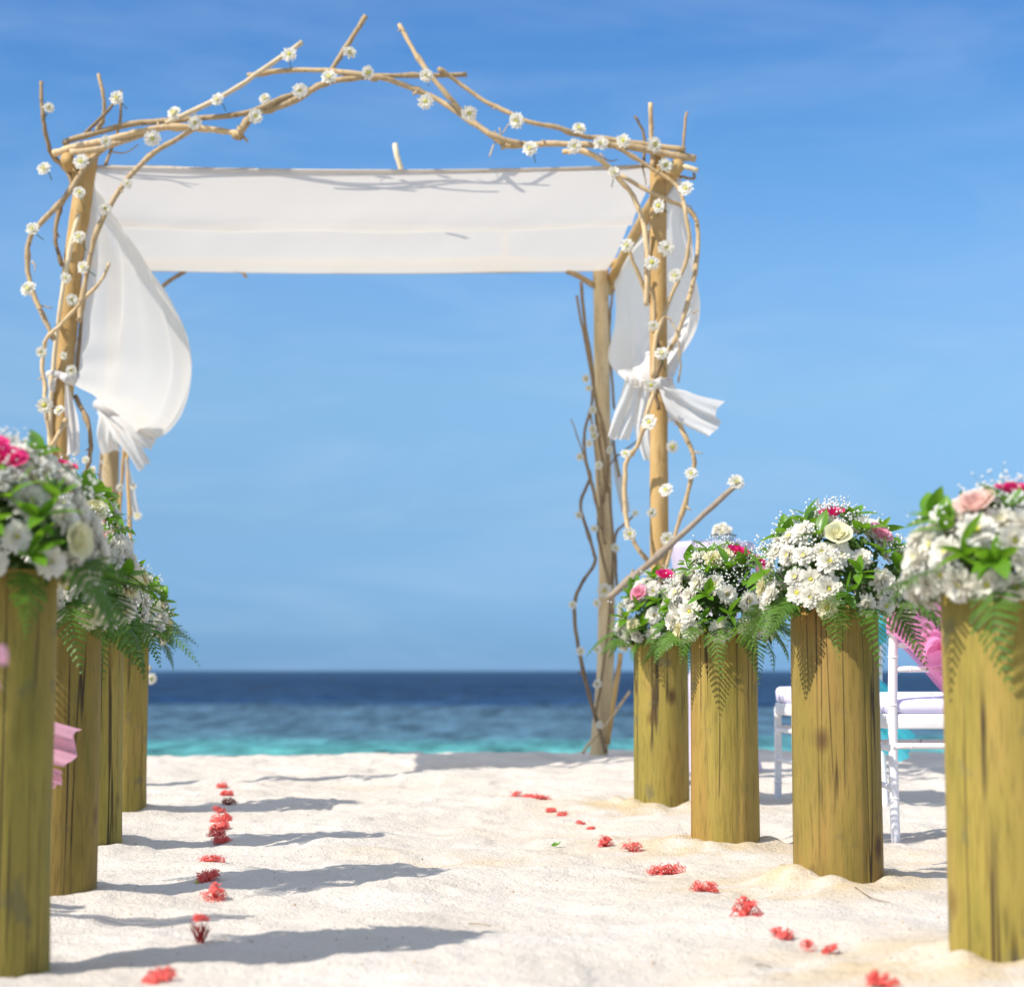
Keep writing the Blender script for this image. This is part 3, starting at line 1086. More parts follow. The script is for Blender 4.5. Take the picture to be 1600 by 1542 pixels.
# branches: pixel path in the photograph, depth, radii (px of the front frame), wood
F = DF - 0.06
BR = [
    ([(102, 224), (112, 218), (202, 195), (270, 189), (349, 182), (394, 174), (442, 154), (487, 139), (525, 126), (562, 121), (600, 119), (662, 118), (729, 117)], F, (5.2, 4), M_BR),
    ([(386, 119), (442, 111), (506, 111), (555, 116), (600, 123), (625, 131), (662, 146), (700, 165), (737, 191), (775, 214), (815, 226)], F - .03, (4.4, 5.2), M_BR),
    ([(84, 241), (112, 231), (169, 219), (210, 208), (262, 199), (319, 202), (367, 208), (374, 209)], F - .05, (6.5, 5), M_BR),
    ([(371, 214), (376, 205), (390, 186), (401, 176), (431, 169), (469, 152), (506, 131), (555, 122), (590, 124)], F - .02, (7.5, 4.5), M_BR),
    ([(110, 239), (150, 234), (190, 222), (240, 205)], F - .08, (6.5, 3.5), M_BR),
    ([(258, 193), (340, 155), (400, 117), (472, 66)], F - .07, (4.2, 4.2), M_BRL),
    ([(511, 130), (517, 112), (546, 66), (572, 25)], F - .06, (4.5, 4.6), M_BR),
    ([(312, 197), (280, 216), (240, 240), (202, 277), (172, 322), (150, 367), (139, 412), (129, 469), (124, 502)], F - .09, (4.6, 4.8), M_BR),
    ([(169, 226), (148, 244), (124, 274), (101, 311), (60, 352), (45, 378), (44, 424), (56, 469), (71, 500), (85, 532)], F - .07, (5.4, 4.2), M_BR),
    ([(64, 128), (66, 165), (69, 195), (75, 225), (83, 245), (105, 268), (113, 290)], F - .02, (3.2, 4.2), M_BRD),
    ([(154, 116), (161, 150), (163, 170), (160, 190), (148, 209)], F + .04, (3, 3.6), M_BR),
    ([(178, 162), (158, 184), (131, 211)], F + .02, (2.6, 3.4), M_BRD),
    ([(189, 141), (187, 195), (176, 229), (165, 257)], F + .05, (2.4, 3.2), M_BRD),
    ([(112, 290), (98, 315), (89, 345), (87, 378), (97, 416)], F + .03, (4.2, 3.2), M_BRD),
    ([(171, 411), (156, 442), (124, 475), (91, 511), (74, 527), (69, 547), (66, 570), (70, 607), (71, 633), (75, 665), (84, 700)], F - .10, (2.6, 4.2), M_BR),
    ([(117, 618), (135, 654), (142, 690), (139, 720), (134, 750), (131, 790)], F + .05, (4, 3.2), M_BRD),
    ([(103, 655), (88, 685), (72, 712)], F - .09, (4, 4), M_BR),
    ([(122, 335), (98, 450), (85, 556), (79, 633), (78, 700), (72, 900)], F - .03, (3.6, 4.6), M_BRL),
    ([(128, 470), (124, 540), (119, 590)], F + .02, (3, 3), M_BRD),
    # right half
    ([(685, 107), (719, 131), (756, 157), (794, 176), (827, 191), (869, 199), (906, 212), (944, 217), (1000, 225), (1071, 234)], F - .03, (3.6, 4.8), M_BR),
    ([(783, 230), (812, 227), (869, 225), (925, 227), (981, 229), (1037, 240), (1087, 248)], F - .06, (5, 6), M_BR),
    ([(623, 39), (644, 75), (666, 109), (700, 150), (719, 172), (745, 195), (787, 227)], F - .05, (3.8, 5.2), M_BR),
    ([(880, 238), (910, 236), (940, 251), (962, 274), (989, 307), (1004, 345), (1011, 394), (1011, 440), (1010, 478)], F - .08, (4.8, 4.2), M_BR),
    ([(970, 274), (1015, 300), (1049, 315), (1079, 330), (1090, 356), (1088, 412), (1076, 470), (1057, 525), (1040, 556)], F - .02, (3.6, 4), M_BR),
    ([(947, 221), (981, 240), (1019, 264), (1056, 289), (1067, 311), (1072, 337), (1077, 375), (1071, 412), (1052, 454), (1033, 504), (1024, 532), (1021, 590)], F - .09, (3.4, 3.6), M_BR),
    ([(1016, 161), (1018, 210), (1020, 262)], F - .01, (3.8, 4.2), M_BR),
    ([(992, 182), (1007, 214), (1005, 261)], F + .04, (2.4, 2.8), M_BRD),
    ([(1073, 176), (1069, 205), (1068, 236)], F + .03, (2.2, 2.8), M_BRD),
    ([(1062, 276), (1085, 279), (1083, 271)], F - .04, (2.6, 2.2), M_BRD),
    ([(1066, 259), (1091, 267)], F - .07, (4, 4), M_BRL),
    ([(981, 384), (985, 398), (1004, 446), (1011, 478)], F - .04, (2.6, 3.8), M_BR),
    ([(1012, 360), (1010, 420), (1013, 474)], F + .02, (3.6, 5), M_BRD),
    ([(1028, 536), (1026, 580), (1021, 615), (1013, 639), (1006, 667), (995, 698), (980, 719), (976, 750), (977, 800), (988, 842), (1012, 876)], F - .07, (4, 4), M_BR),
    ([(1036, 625), (1057, 655), (1070, 680), (1085, 717), (1080, 748), (1066, 802), (1054, 835), (1040, 890)], F + .02, (4.4, 3.6), M_BR),
    ([(1147, 760), (1100, 803), (1043, 855), (996, 896), (950, 934)], F - .14, (5, 6), M_BRG),
    ([(1046, 496), (1057, 522), (1063, 569), (1060, 598)], F - .04, (1.2, 1.6), M_BR),
    ([(1024, 530), (1034, 560), (1022, 600), (1030, 640)], F - .05, (4.2, 3.6), M_BRD),
    ([(1010, 440), (1022, 470), (1020, 520)], F - .04, (3.6, 3), M_BR),
]
for i, (pts, d, r, m) in enumerate(BR):
    rr = random.Random(900 + i)
    n_ = len(pts)
    w = [P(x, y, d + 0.04 * math.sin(j * 1.1 + i)) for j, (x, y) in enumerate(pts)]
    part_tube('branch', w, (r[0] * PXF * .93, r[1] * PXF * .93), m, 9, 0.11, 4, 500 + i, 0.0022, knots=2 if n_ > 4 else 0)
G = DR - 0.05
BRR = [
    ([(908, 441), (914, 504), (924, 566), (930, 620), (943, 672), (950, 724), (948, 770)], G - .05, (3.0, 3.2), M_BRD),
    ([(901, 462), (911, 517), (925, 592), (924, 633), (914, 672), (914, 711), (923, 750), (933, 792), (945, 850)], G - .08, (2.2, 3.2), M_BRD),
    ([(921, 750), (907, 785), (913, 814), (927, 861), (929, 880), (908, 913), (899, 937), (898, 972), (907, 1027), (920, 1085), (935, 1135), (947, 1176)], G - .09, (2.6, 3.8), M_BRD),
    ([(930, 640), (938, 700), (945, 760), (937, 802), (935, 840), (949, 900), (958, 960)], G - .06, (2.6, 2.8), M_BRD),
    ([(993, 802), (978, 817), (962, 835), (962, 880), (965, 925)], G - .02, (2.0, 2.4), M_BRD),
    ([(970, 1020), (960, 1090), (949, 1162)], G - .06, (4.2, 4.6), M_POST),
    ([(984, 1080), (949, 1129), (922, 1160), (911, 1176)], G - .10, (2.4, 2.8), M_BR),
    ([(957, 660), (960, 700), (968, 745)], G + .04, (2.4, 2.4), M_BRD),
    ([(995, 690), (965, 712), (950, 730)], G + .02, (1.6, 1.6), M_BRD),
    ([(892, 655), (905, 690), (915, 720)], G - .02, (1.0, 1.6), M_BRD),
    ([(922, 640), (930, 700), (938, 770), (944, 850)], G - .07, (2.2, 2.6), M_BR),
    ([(952, 760), (958, 860), (952, 960), (940, 1060), (930, 1120)], G - .07, (2.2, 2.6), M_BRD),
    ([(958, 452), (953, 500), (954, 560), (960, 640)], G + .02, (2.2, 2.2), M_BRD),
    # rear left
    ([(157, 600), (159, 660), (158, 720), (150, 800)], G - .05, (2.4, 2.6), M_BRD),
    ([(194, 700), (190, 750), (184, 830)], G - .06, (3.2, 3.0), M_POST),
    ([(198, 700), (200, 760), (204, 840), (208, 950), (222, 1080)], G - .04, (3.0, 3.2), M_POST),
    ([(617, 226), (620, 244), (629, 272)], 11.0, (4.2, 4.6), M_BRL),
    ([(235, 1040), (215, 1100), (190, 1190)], G - .06, (2.4, 2.6), M_BR),
]
for i, (pts, d, r, m) in enumerate(BRR):
    w = [P(x, y, d + 0.03 * math.sin(j * 1.3 + i)) for j, (x, y) in enumerate(pts)]
    part_tube('branch', w, (r[0] * PXR * .88, r[1] * PXR * .88), m, 8, 0.09, 4, 700 + i, 0.002, knots=1 if len(pts) > 4 else 0)
# fine twigs
for i, pts in enumerate([[(170, 236), (195, 240), (217, 226)], [(765, 245), (770, 230), (774, 222)], [(780, 200), (784, 210), (795, 193)], [(1064, 320), (1078, 322), (1081, 328)],
                         [(1004, 262), (1010, 290)], [(1083, 490), (1092, 484)], [(50, 408), (55, 416), (54, 424)], [(62, 478), (75, 480), (82, 482)], [(1085, 706), (1098, 708)],
                         [(937, 240), (952, 252), (965, 249)], [(318, 188), (300, 176)]]):
    part_tube('twig', [P(x, y, F - .05) for x, y in pts], (1.5 * PXF, 0.8 * PXF), M_BR, 5, 0.05, 3, 800 + i, 0.001)

# flowers tied to the branches
FL_F = [(76, 169, 20), (183, 154, 26), (69, 264, 24), (165, 221, 20), (127, 253, 27), (124, 302, 23), (51, 358, 23), (238, 217, 29), (273, 178, 26), (304, 192, 24), (340, 156, 23),
        (414, 155, 20), (399, 182, 26), (452, 86, 26), (546, 83, 24), (514, 122, 28), (469, 142, 27), (574, 114, 24), (199, 287, 17), (164, 327, 23), (124, 371, 24), (130, 418, 22), (103, 435, 19),
        (112, 469, 22), (45, 452, 28), (666, 119, 24), (665, 159, 27), (733, 177, 27), (808, 189, 28), (829, 233, 28), (905, 202, 24), (898, 229, 26), (938, 225, 27), (974, 221, 25),
        (1022, 227, 29), (1039, 259, 26), (959, 270, 22), (1072, 295, 26), (1030, 322, 24), (980, 384, 24), (1041, 388, 29), (1018, 411, 26), (1055, 431, 24), (1021, 509, 19), (1034, 553, 25),
        (1017, 602, 22), (1015, 660, 27), (1050, 698, 22), (977, 709, 17), (1080, 740, 22), (1041, 766, 24), (1150, 754, 30), (1018, 801, 18), (983, 835, 24), (1043, 842, 24),
        (65, 550, 20), (112, 579, 20), (70, 633, 28), (93, 642, 20), (134, 719, 14), (145, 735, 16), (100, 556, 14)]
FL_R = [(916, 592, 15), (920, 607, 13), (926, 641, 15), (926, 670, 15), (929, 681, 16), (921, 693, 14), (906, 714, 14), (952, 703, 13), (936, 727, 15), (904, 805, 14), (929, 826, 14), (961, 856, 16),
        (993, 802, 12), (945, 922, 26), (933, 942, 15), (895, 945, 15), (907, 1017, 15), (933, 1015, 15), (933, 1068, 16), (937, 1132, 13), (187, 762, 14), (209, 760, 13), (215, 806, 15), (236, 1060, 20)]
for k, lst in enumerate((FL_F, FL_R)):
    for i, (x, y, dia) in enumerate(lst):
        rr = random.Random(1200 + i + 400 * k)
        d = (F - .17) if k == 0 else (G - .16)
        p = P(x, y, d) - AO
        n = Vector((rr.uniform(-.55, .55), -1, rr.uniform(-.35, .65))).normalized()
        sc = dia * d / FPX / 0.083
        fl = link('chrysanthemum', rr.choice((MUMS[0], MUMS[2], MUMS[2], MUMS[4])), arch, p, orient(n, rr.uniform(0, 6.28)), sc)
        link('flower_center', EYE, fl, scale=rr.uniform(1.0, 1.35))
        if rr.random() < .4:   # its short stalk, bound to the branch
            mb = MB()
            q = n * -1
            mb.tube([p + q * 0.002, p + q * .05 * sc + Vector((rr.uniform(-.008, .008), 0, -.01)), p + q * .10 * sc + Vector((rr.uniform(-.015, .015), .02, -.02))], 0.0025, 5)
            mb.build('stalk', M_STEM, arch)

# ------------------------------------------------------------------ cloth of the arch
# canopy laid over the beams
prof = [(10.035, .012), (10.018, .013), (10.006, .008), (10.0, .0), (10.012, -.008), (10.06, -.009), (10.25, -.022), (10.5, -.030), (10.75, -.022), (10.90, -.034), (10.955, -.066), (11.0, -.058), (10.98, -.020), (11.04, .002), (11.3, -.026), (11.6, -.034), (11.9, -.022), (12.18, -.008), (12.24, .004)]
mb = MB()
pts = []
NU = 150
rrc = random.Random(5)
for i in range(NU + 1):
    u = i / NU
    for j, (d, dz) in enumerate(prof):
        t = (d - 10.0) / (12.24 - 10.0)
        zf = P(150 + 900 * u, 257, d).z
        xf = -2.14 + (0.72 + 2.14) * u
        xr = -2.26 + (0.56 + 2.26) * u
        x = xf + (xr - xf) * t
        z0 = P(150, 259, 10.0).z * (1 - t) + P(150, 424, 12.2).z * t
        sag = -0.028 * math.sin(math.pi * u) * (1 - t) - 0.012 * math.sin(math.pi * u) * t
        rip = 0.014 * math.sin(u * 7.3 + t * 5) * math.sin(t * 6.5 + u * 2) + 0.004 * math.sin(t * 31 + math.sin(u * 8) * 1.5) + 0.0035 * math.sin(u * 23 + j * 1.1) + 0.004 * math.sin(u * 9 - j * .7) + 0.002 * math.sin(u * 61 + j * 2)
        endlift = 0.012 * (max(0, u - .93) / .07) ** 2 * (1 - t)
        pts.append((x, d + 0.012 * math.sin(u * 5 + j), z0 + dz * (1 + .25 * math.sin(u * 6)) + sag + rip * math.sin(math.pi * t) + endlift))
mb.grid(pts, NU + 1, len(prof))
o = mb.build('canopy_cloth', M_CLOTH)
sub = o.modifiers.new('smooth', 'SUBSURF')
sub.levels = sub.render_levels = 1
tag(o, 'white sheer cloth stretched as a roof across the top of the arch', 'cloth')


def cloth_grid(name, fn, nu, nv, mat, label=None, cat=None, parent=None, local=None):
    mb = MB()
    pts = []
    for i in range(nu):
        for j in range(nv):
            p = fn(i / (nu - 1), j / (nv - 1))
            pts.append(p - local if local else p)
    mb.grid(pts, nu, nv)
    o = mb.build(name, mat, parent)
    if label: tag(o, label, cat)
    return o


def smooth(t):
    t = max(0.0, min(1.0, t))
    return t * t * (3 - 2 * t)


# left curtain: hangs from the left side beam, caught at both left posts, belly blown inward
def left_curtain(u, v):
    top = Vector((-2.09, 9.98, P(135, 272, 10).z)).lerp(Vector((-2.27, 12.15, P(200, 432, 12.15).z)), u)
    front = P(112, 596, 9.98)
    rear = P(222, 686, 11.98)
    ub = smooth((u - 0.02) / 0.72)
    bot = front.lerp(rear, ub)
    bot.z += 0.02 * math.sin(math.pi * ub)
    if u > .55: bot.x += (u - .55) * 0.10
    p = top.lerp(bot, v)
    bel = max(0.0, math.sin(math.pi * v ** 1.1)) ** 0.5 * math.sin(math.pi * u * 0.62)
    p.x += 0.275 * bel
    p.y += 0.10 * math.sin(math.pi * v) * u
    f = 0.022 * math.sin(u * 27 + v * 2.0 + math.sin(v * 5)) * v ** 0.6 + 0.016 * math.sin(u * 43 - v * 3)
    f += 0.03 * math.sin(u * 9 + v * 3.5) * v
    # pulled creases radiating from the front knot
    f += 0.014 * math.sin(14 * math.atan2(1.02 - v, u + .05)) * math.exp(-((1 - v) ** 2 + u * u) * 7)
    p.x += f * math.sin(math.pi * min(1, v * .9 + .1)) + f * .25
    p.y += f * .5
    return p


lc = cloth_grid('curtain', left_curtain, 110, 60, M_CURT, 'white curtain billowing inward between the two left posts of the arch', 'curtain')


def ribbon(mb, path, width, wdir, seed=0, ruffle=0.02, nv=9, flare=1.0, per=8, mi=0, start=0.28):
    """A gathered tail of cloth along a path."""
    rr = random.Random(seed)
    path = spline(path, per)
    k = len(path)
    nv = nv * 2 + 1
    pts = []
    wd = Vector(wdir).normalized()
    ph = rr.uniform(0, 6)
    for i, p in enumerate(path):
        t = i / (k - 1)
        tn = (path[min(i + 1, k - 1)] - path[max(i - 1, 0)]).normalized()
        side = (wd - tn * wd.dot(tn)).normalized()
        nr = tn.cross(side)
        w = width * (start + (1 - start) * smooth(t * 1.8)) * (1 + (flare - 1) * t)
        for j in range(nv):
            s = j / (nv - 1) * 2 - 1
            off = ruffle * (math.sin(s * 5.5 + ph + t * 3.1) + .55 * math.sin(s * 11 - ph * 2 + t * 5) * t + .35 * math.sin(t * 9 + s * 2)) * (0.45 + .7 * t)
            pts.append(p + side * s * w / 2 + nr * off + tn * (0.10 * w * math.sin(s * 4 + ph) * smooth((t - .7) / .3)))
    mb.grid(pts, k, nv, mi)


def child_cloth(name, parent, build, mat):
    mb = MB()
    build(mb)
    return mb.build(name, mat, parent)


# knots and tails of the left curtain
def lk(mb):
    a = P(98, 590, 9.98)
    ring = []
    for i in range(17):
        t = 2 * math.pi * i / 16
        ring.append(a + Vector((0.064 * math.cos(t), 0.064 * math.sin(t), 0.012 * math.sin(t * 2) + 0.004)))
    mb.tube(ring, [0.017 + 0.004 * math.sin(i * 2.3) for i in range(17)], 8)
    mb.tube([P(98, 588, 9.88), P(106, 592, 9.86), P(115, 598, 9.9)], [0.02, 0.026, 0.018], 8)


child_cloth('knot', lc, lk, M_CURT)
child_cloth('cloth_tail', lc, lambda mb: (ribbon(mb, [P(104, 596, 9.88), P(108, 630, 9.88), P(114, 670, 9.88), P(115, 711, 9.90)], 0.058, (1, 0.3, 0), 1, 0.012, 9, 1.0),
                                          ribbon(mb, [P(88, 590, 9.9), P(83, 600, 9.9), P(81, 612, 9.9)], 0.03, (1, .2, 0), 2, 0.006)), M_CURT)


def lk2(mb):
    # bunched cloth thrown round the rear post
    ribbon(mb, [P(150, 626, 11.95), P(175, 636, 11.80), P(200, 636, 11.80), P(216, 644, 11.9)], 0.11, (0, -.3, 1), 3, 0.022, 13)
    ribbon(mb, [P(154, 632, 11.86), P(186, 656, 11.76), P(216, 678, 11.74), P(241, 690, 11.8)], 0.13, (0.2, -.6, 1), 4, 0.022, 13, start=.6)
    ribbon(mb, [P(158, 636, 11.9), P(184, 668, 11.78), P(206, 698, 11.74), P(226, 729, 11.76)], 0.14, (1, -.2, .5), 5, 0.022, 13, 0.55, start=.6)
    ribbon(mb, [P(164, 636, 11.88), P(166, 662, 11.84), P(168, 688, 11.84), P(174, 706, 11.88)], 0.12, (1, -.3, 0.1), 6, 0.016, 13, .9, start=.7)
    mb.tube([P(152, 632, 11.95), P(172, 634, 11.78), P(200, 640, 11.78), P(218, 650, 11.88), P(226, 664, 12.0)], [0.03, 0.05, 0.055, 0.045, 0.03], 10)


child_cloth('knot', lc, lk2, M_CURT)
child_cloth('cloth_tail', lc, lambda mb: ribbon(mb, [P(196, 716, 12.1), P(202, 750, 12.1), P(206, 780, 12.1), P(213, 806, 12.1)], 0.05, (1, .4, 0), 8, 0.012), M_CURT)


# right curtain: hangs from the right side beam and is gathered at the front right post
def right_curtain(u, v):
    # u 0 rear -> 1 front
    top = Vector((0.61, 12.2, P(952, 432, 12.2).z)).lerp(Vector((0.835, 10.02, P(1050, 262, 10.0).z)), u)
    kn = P(1022, 598, 10.03)
    kn = kn + Vector((0.17 * (u - .72), 0.05 * (1 - u), 0.02 * math.sin(u * 17)))
    p = top.lerp(kn, v ** 0.95)
    s = math.sin(math.pi * min(1, v ** 1.15))
    # keeps its depth until near the knot: the cloth balloons out
    p.y += (1 - u) * 0.55 * s
    p.x += s * (0.15 * smooth((u - .25) / .5) - 0.03 * (1 - smooth(u / .45)))
    f = 0.022 * math.sin(u * 30 + v * 3) * v + 0.045 * math.sin(u * 11 - v * 2.6 + 1) * math.sin(math.pi * v) + 0.02 * math.sin(u * 19 + v * 6) * math.sin(math.pi * v)
    p.x += f
    p.y += f * .6
    return p


rc = cloth_grid('curtain', right_curtain, 110, 60, M_CURT, 'white curtain ballooning behind the right front post, tied to it with a flying tail', 'curtain')


def rk(mb):
    a = P(1029, 601, 10.0)
    ring = []
    for i in range(17):
        t = 2 * math.pi * i / 16
        ring.append(a + Vector((0.058 * math.cos(t), 0.058 * math.sin(t), 0.018 * math.cos(t))))
    mb.tube(ring, [0.017 + 0.004 * math.sin(i * 2.3) for i in range(17)], 8)
    mb.tube([P(1018, 600, 9.9), P(1032, 598, 9.88), P(1042, 604, 9.9)], [0.018, 0.03, 0.02], 8)


child_cloth('knot', rc, rk, M_CURT)
child_cloth('cloth_tail', rc, lambda mb: ribbon(mb, [P(1030, 598, 9.88), P(1046, 622, 9.86), P(1078, 642, 9.84), P(1121, 656, 9.82)], 0.165, (-.35, -.25, 1), 11, 0.022, 13, 1.05), M_CURT)
child_cloth('cloth_tail', rc, lambda mb: (ribbon(mb, [P(992, 592, 10.06), P(984, 628, 10.14), P(974, 660, 10.2), P(966, 686, 10.25)], 0.115, (1, -.2, .1), 12, 0.014, 11, .95, start=.8),
                                          ribbon(mb, [P(1014, 598, 10.06), P(1008, 640, 10.12), P(1004, 676, 10.15), P(1015, 718, 10.15)], 0.12, (1, -.3, 0), 13, 0.014, 11, .5, start=.8),
                                          ribbon(mb, [P(1040, 596, 10.1), P(1052, 622, 10.15), P(1056, 645, 10.15), P(1054, 662, 10.15)], 0.09, (1, .5, 0), 14, 0.012, 9, .7, start=.7)), M_CURT)
# short cloth end behind the rear right post
child_cloth('cloth_tail', rc, lambda mb: ribbon(mb, [P(956, 690, 12.25), P(962, 730, 12.25), P(970, 765, 12.25), P(978, 800, 12.25)], 0.06, (1, .4, 0), 15, 0.012), M_CURT)


# ------------------------------------------------------------------ chairs
def chair(x, y, rz, label, sash_mat, tails):
    z = min(gz(x - .2, y - .22), gz(x + .2, y - .22), gz(x, y)) - 0.01
    root = empty('chiavari_chair', (x, y, z), rz)
    tag(root, label, 'chair', 'white wedding chairs beside the aisle')

    def rings(mb, path, r, n=10, at=()):
        path = spline(path, 6)
        mb.tube(path, r, n)
        k = len(path)
        for t in at:
            i = int(t * (k - 1))
            d = (path[min(i + 1, k - 1)] - path[max(0, i - 1)]).normalized()
            mb.tube([path[i] - d * .004, path[i] - d * .002, path[i] + d * .002, path[i] + d * .004], [r * .98, r * 1.14, r * 1.14, r * .98], n)

    for s in (-1, 1):
        mb = MB()
        rings(mb, [(s * .195, -.245, 0), (s * .190, -.205, .25), (s * .187, -.192, .45), (s * .184, -.205, .70), (s * .180, -.245, .93)], 0.0165, 12, (.2, .4, .58, .72, .86))
        mb.build('back_leg', M_WHITEP, root)
        mb = MB()
        rings(mb, [(s * .185, .20, 0), (s * .183, .195, .22), (s * .183, .19, .44)], 0.0165, 12, (.3, .62))
        mb.build('front_leg', M_WHITEP, root)
        mb = MB()
        rings(mb, [(s * .190, -.20, .335), (s * .184, .19, .335)], 0.0105, 8, (.2, .45, .5, .8))
        rings(mb, [(s * .192, -.22, .20), (s * .185, .19, .20)], 0.0105, 8, (.2, .45, .5, .8))
        mb.build('stretcher', M_WHITEP, root)
    for yy, zz in ((-.207, .345), (.193, .345)):
        mb = MB()
        rings(mb, [(-.19, yy, zz), (.19, yy, zz)], 0.0105, 8, (.15, .33, .5, .52, .7, .86))
        mb.build('stretcher', M_WHITEP, root)
    # seat frame
    mb = MB()
    pts = []
    cnr = []
    for i in range(48):
        a = 2 * math.pi * i / 48
        c, s_ = math.cos(a), math.sin(a)
        e = 0.24
        cnr.append((0.203 * math.copysign(abs(c) ** e, c), 0.203 * math.copysign(abs(s_) ** e, s_)))
    for cx, cy in cnr:
        for rr_, zz in ((0.86, .405), (1.0, .405), (1.01, .41), (1.01, .452), (1.0, .457), (0.86, .457)):
            pts.append((cx * rr_, cy * rr_, zz))
    mb.grid(pts, 48, 6, 0, close_u=True)
    mb.build('seat_frame', M_WHITEP, root)
    mb = MB()
    pts = []
    for cx, cy in cnr:
        for rr_, zz in ((0.05, .458), (0.93, .458), (0.985, .466), (1.0, .480), (0.985, .494), (0.94, .503), (0.7, .508), (0.05, .510)):
            pts.append((cx * rr_, cy * rr_, zz + (0.028 * (cy * rr_ / .2 + 1) / 2 if zz > .47 else 0)))
    mb.grid(pts, 48, 8, 0, close_u=True)
    mb.build('cushion', M_CUSH, root)
    for zz, yy in ((.615, -.198), (.70, -.205), (.905, -.24)):
        mb = MB()
        rings(mb, [(-.184, yy, zz), (.184, yy, zz)], 0.0105, 8, (.12, .3, .48, .52, .7, .88))
        mb.build('back_rail', M_WHITEP, root)
    for i in range(5):
        xx = -.12 + .06 * i
        mb = MB()
        rings(mb, [(xx, -.205, .70), (xx, -.24, .905)], 0.008, 8, (.3, .7))
        mb.build('spindle', M_WHITEP, root)

    # sash: a wide band round the back, sagging to a point at its middle
    def sash(u, v):
        a = 2 * math.pi * u
        sx = math.copysign(abs(math.cos(a)) ** .45, math.cos(a)) * 0.212
        sy = -.222 + math.sin(a) * 0.030
        mid = 1 - min(1, abs(sx) / .21)
        zt = .905 - .03 * mid
        zb = .735 - .20 * mid ** 1.1
        zz = zt + (zb - zt) * v
        sy -= (zz - .70) * 0.16
        w = 0.006 * math.sin(v * 30 + sx * 20) + 0.005 * math.sin(v * 13 - sx * 9)
        return Vector((sx, sy - abs(w) * 2 * (1 if math.sin(a) < 0 else -1), zz + w))
    so = cloth_grid('sash', sash, 73, 22, sash_mat, parent=root)
    mb = MB()
    for j, (path, w, wd) in enumerate(tails):
        ribbon(mb, [Vector(p) for p in path], w, wd, 60 + j + int(x * 10), 0.018, 9, 1.1)
    mb.tube([(-.03, -.268, .70), (0, -.30, .69), (.03, -.268, .70)], [.02, .034, .02], 9)
    # bow loops
    for s in (-1, 1):
        lp = [(0, -.285, .69), (s * .05, -.32, .73), (s * .095, -.32, .715), (s * .085, -.30, .665), (s * .03, -.29, .68), (0, -.285, .69)]
        ribbon(mb, [Vector(p) for p in lp], 0.09, (0, .5, 1), 80 + s, 0.01, 7)
    mb.build('bow', sash_mat, so)
    return root


tail_std = [([(0.01, -.29, .68), (.06, -.31, .56), (.12, -.32, .44), (.17, -.32, .33)], .12, (1, .4, .3)), ([(-.01, -.29, .68), (-.03, -.31, .55), (-.02, -.31, .42), (.0, -.31, .30)], .12, (1, -.4, 0))]
chair(1.415, 9.28, R(5), 'white chair with aqua sash, behind the fern shadowed log on the right', M_AQUA,
      [([(0.02, -.29, .68), (.12, -.30, .58), (.20, -.28, .50), (.27, -.26, .47)], .07, (.2, .4, 1)), ([(0.0, -.29, .68), (.10, -.30, .50), (.19, -.28, .35), (.30, -.27, .26)], .15, (.4, .2, 1))])
chair(1.525, 7.50, R(2), 'white chair with bright pink sash between the two nearest logs on the right', M_PINK,
      [([(0.02, -.29, .68), (.10, -.31, .56), (.18, -.32, .44), (.25, -.32, .33)], .10, (1, .4, .3))])
chair(-2.05, 5.02, R(3), 'chair with pale pink sash tail poking out past the nearest left log', M_PINK2,
      [([(0.02, -.27, .66), (.30, -.24, .62), (.62, -.20, .54), (.85, -.18, .485), (1.005, -.16, .445)], .10, (-.3, .2, 1)), ([(0.02, -.28, .66), (.28, -.24, .58), (.60, -.20, .48), (.975, -.17, .37)], .05, (-.3, .3, 1))])
chair(-1.40, 3.20, R(3), 'chair with pale pink sash cut by the left picture edge, in front of the log', M_PINK2,
      [([(0.02, -.27, .68), (.22, -.27, .69), (.45, -.26, .655), (.647, -.25, .622)], .06, (0, .3, 1)), ([(-.01, -.29, .68), (-.03, -.31, .55), (-.02, -.31, .42), (.0, -.31, .30)], .12, (1, -.4, 0))])

# ------------------------------------------------------------------ draped pedestal table under the arch
tx, ty = 1.045, 10.72
tz = gz(tx, ty)
tab = empty('pedestal_table', (tx, ty, tz))
tag(tab, 'high round table under a lilac cloth behind the flower domes, glass bowl on top', 'table')
TH = 1.262 - tz
mb = MB(); mb.lathe([(0, 0), (.205, 0), (.212, .008), (.212, .020), (.205, .028), (0, .028)], 40, c=(0, 0, TH - .028)); mb.build('table_top', M_WHITEP, tab)
mb = MB(); mb.lathe([(.03, .02), (.03, TH - .03)], 20); mb.build('pedestal', M_WHITEP, tab)
mb = MB(); mb.lathe([(0, .025), (.16, .018), (.17, .008), (.17, -.02)], 30); mb.build('foot', M_WHITEP, tab)
mb = MB()
pts = []
for i in range(96):
    a = 2 * math.pi * i / 96
    for r, z in ((0, TH + .003), (.12, TH + .003), (.205, TH + .003), (.217, TH - .004), (.219, TH - .03), (.20, TH - .12), (.145, TH - .30), (.085, TH - .46), (.07, TH - .52), (.10, TH - .62), (.16, TH - .85), (.225, .03)):
        t = max(0, (TH - .03 - z)) / TH
        rr_ = r * (1 + (0.10 * math.sin(a * 11) + .05 * math.sin(a * 7 + 1)) * min(1, t * 5))
        pts.append((rr_ * math.cos(a), rr_ * math.sin(a), z))
mb.grid(pts, 96, 12, 0, close_u=True)
mb.build('tablecloth', M_LILAC, tab)
bowl = MB()
bowl.lathe([(0, .002), (.035, .002), (.050, .012), (.064, .028), (.070, .036), (.066, .036), (.061, .029), (.047, .014), (.033, .006), (0, .006)], 32)
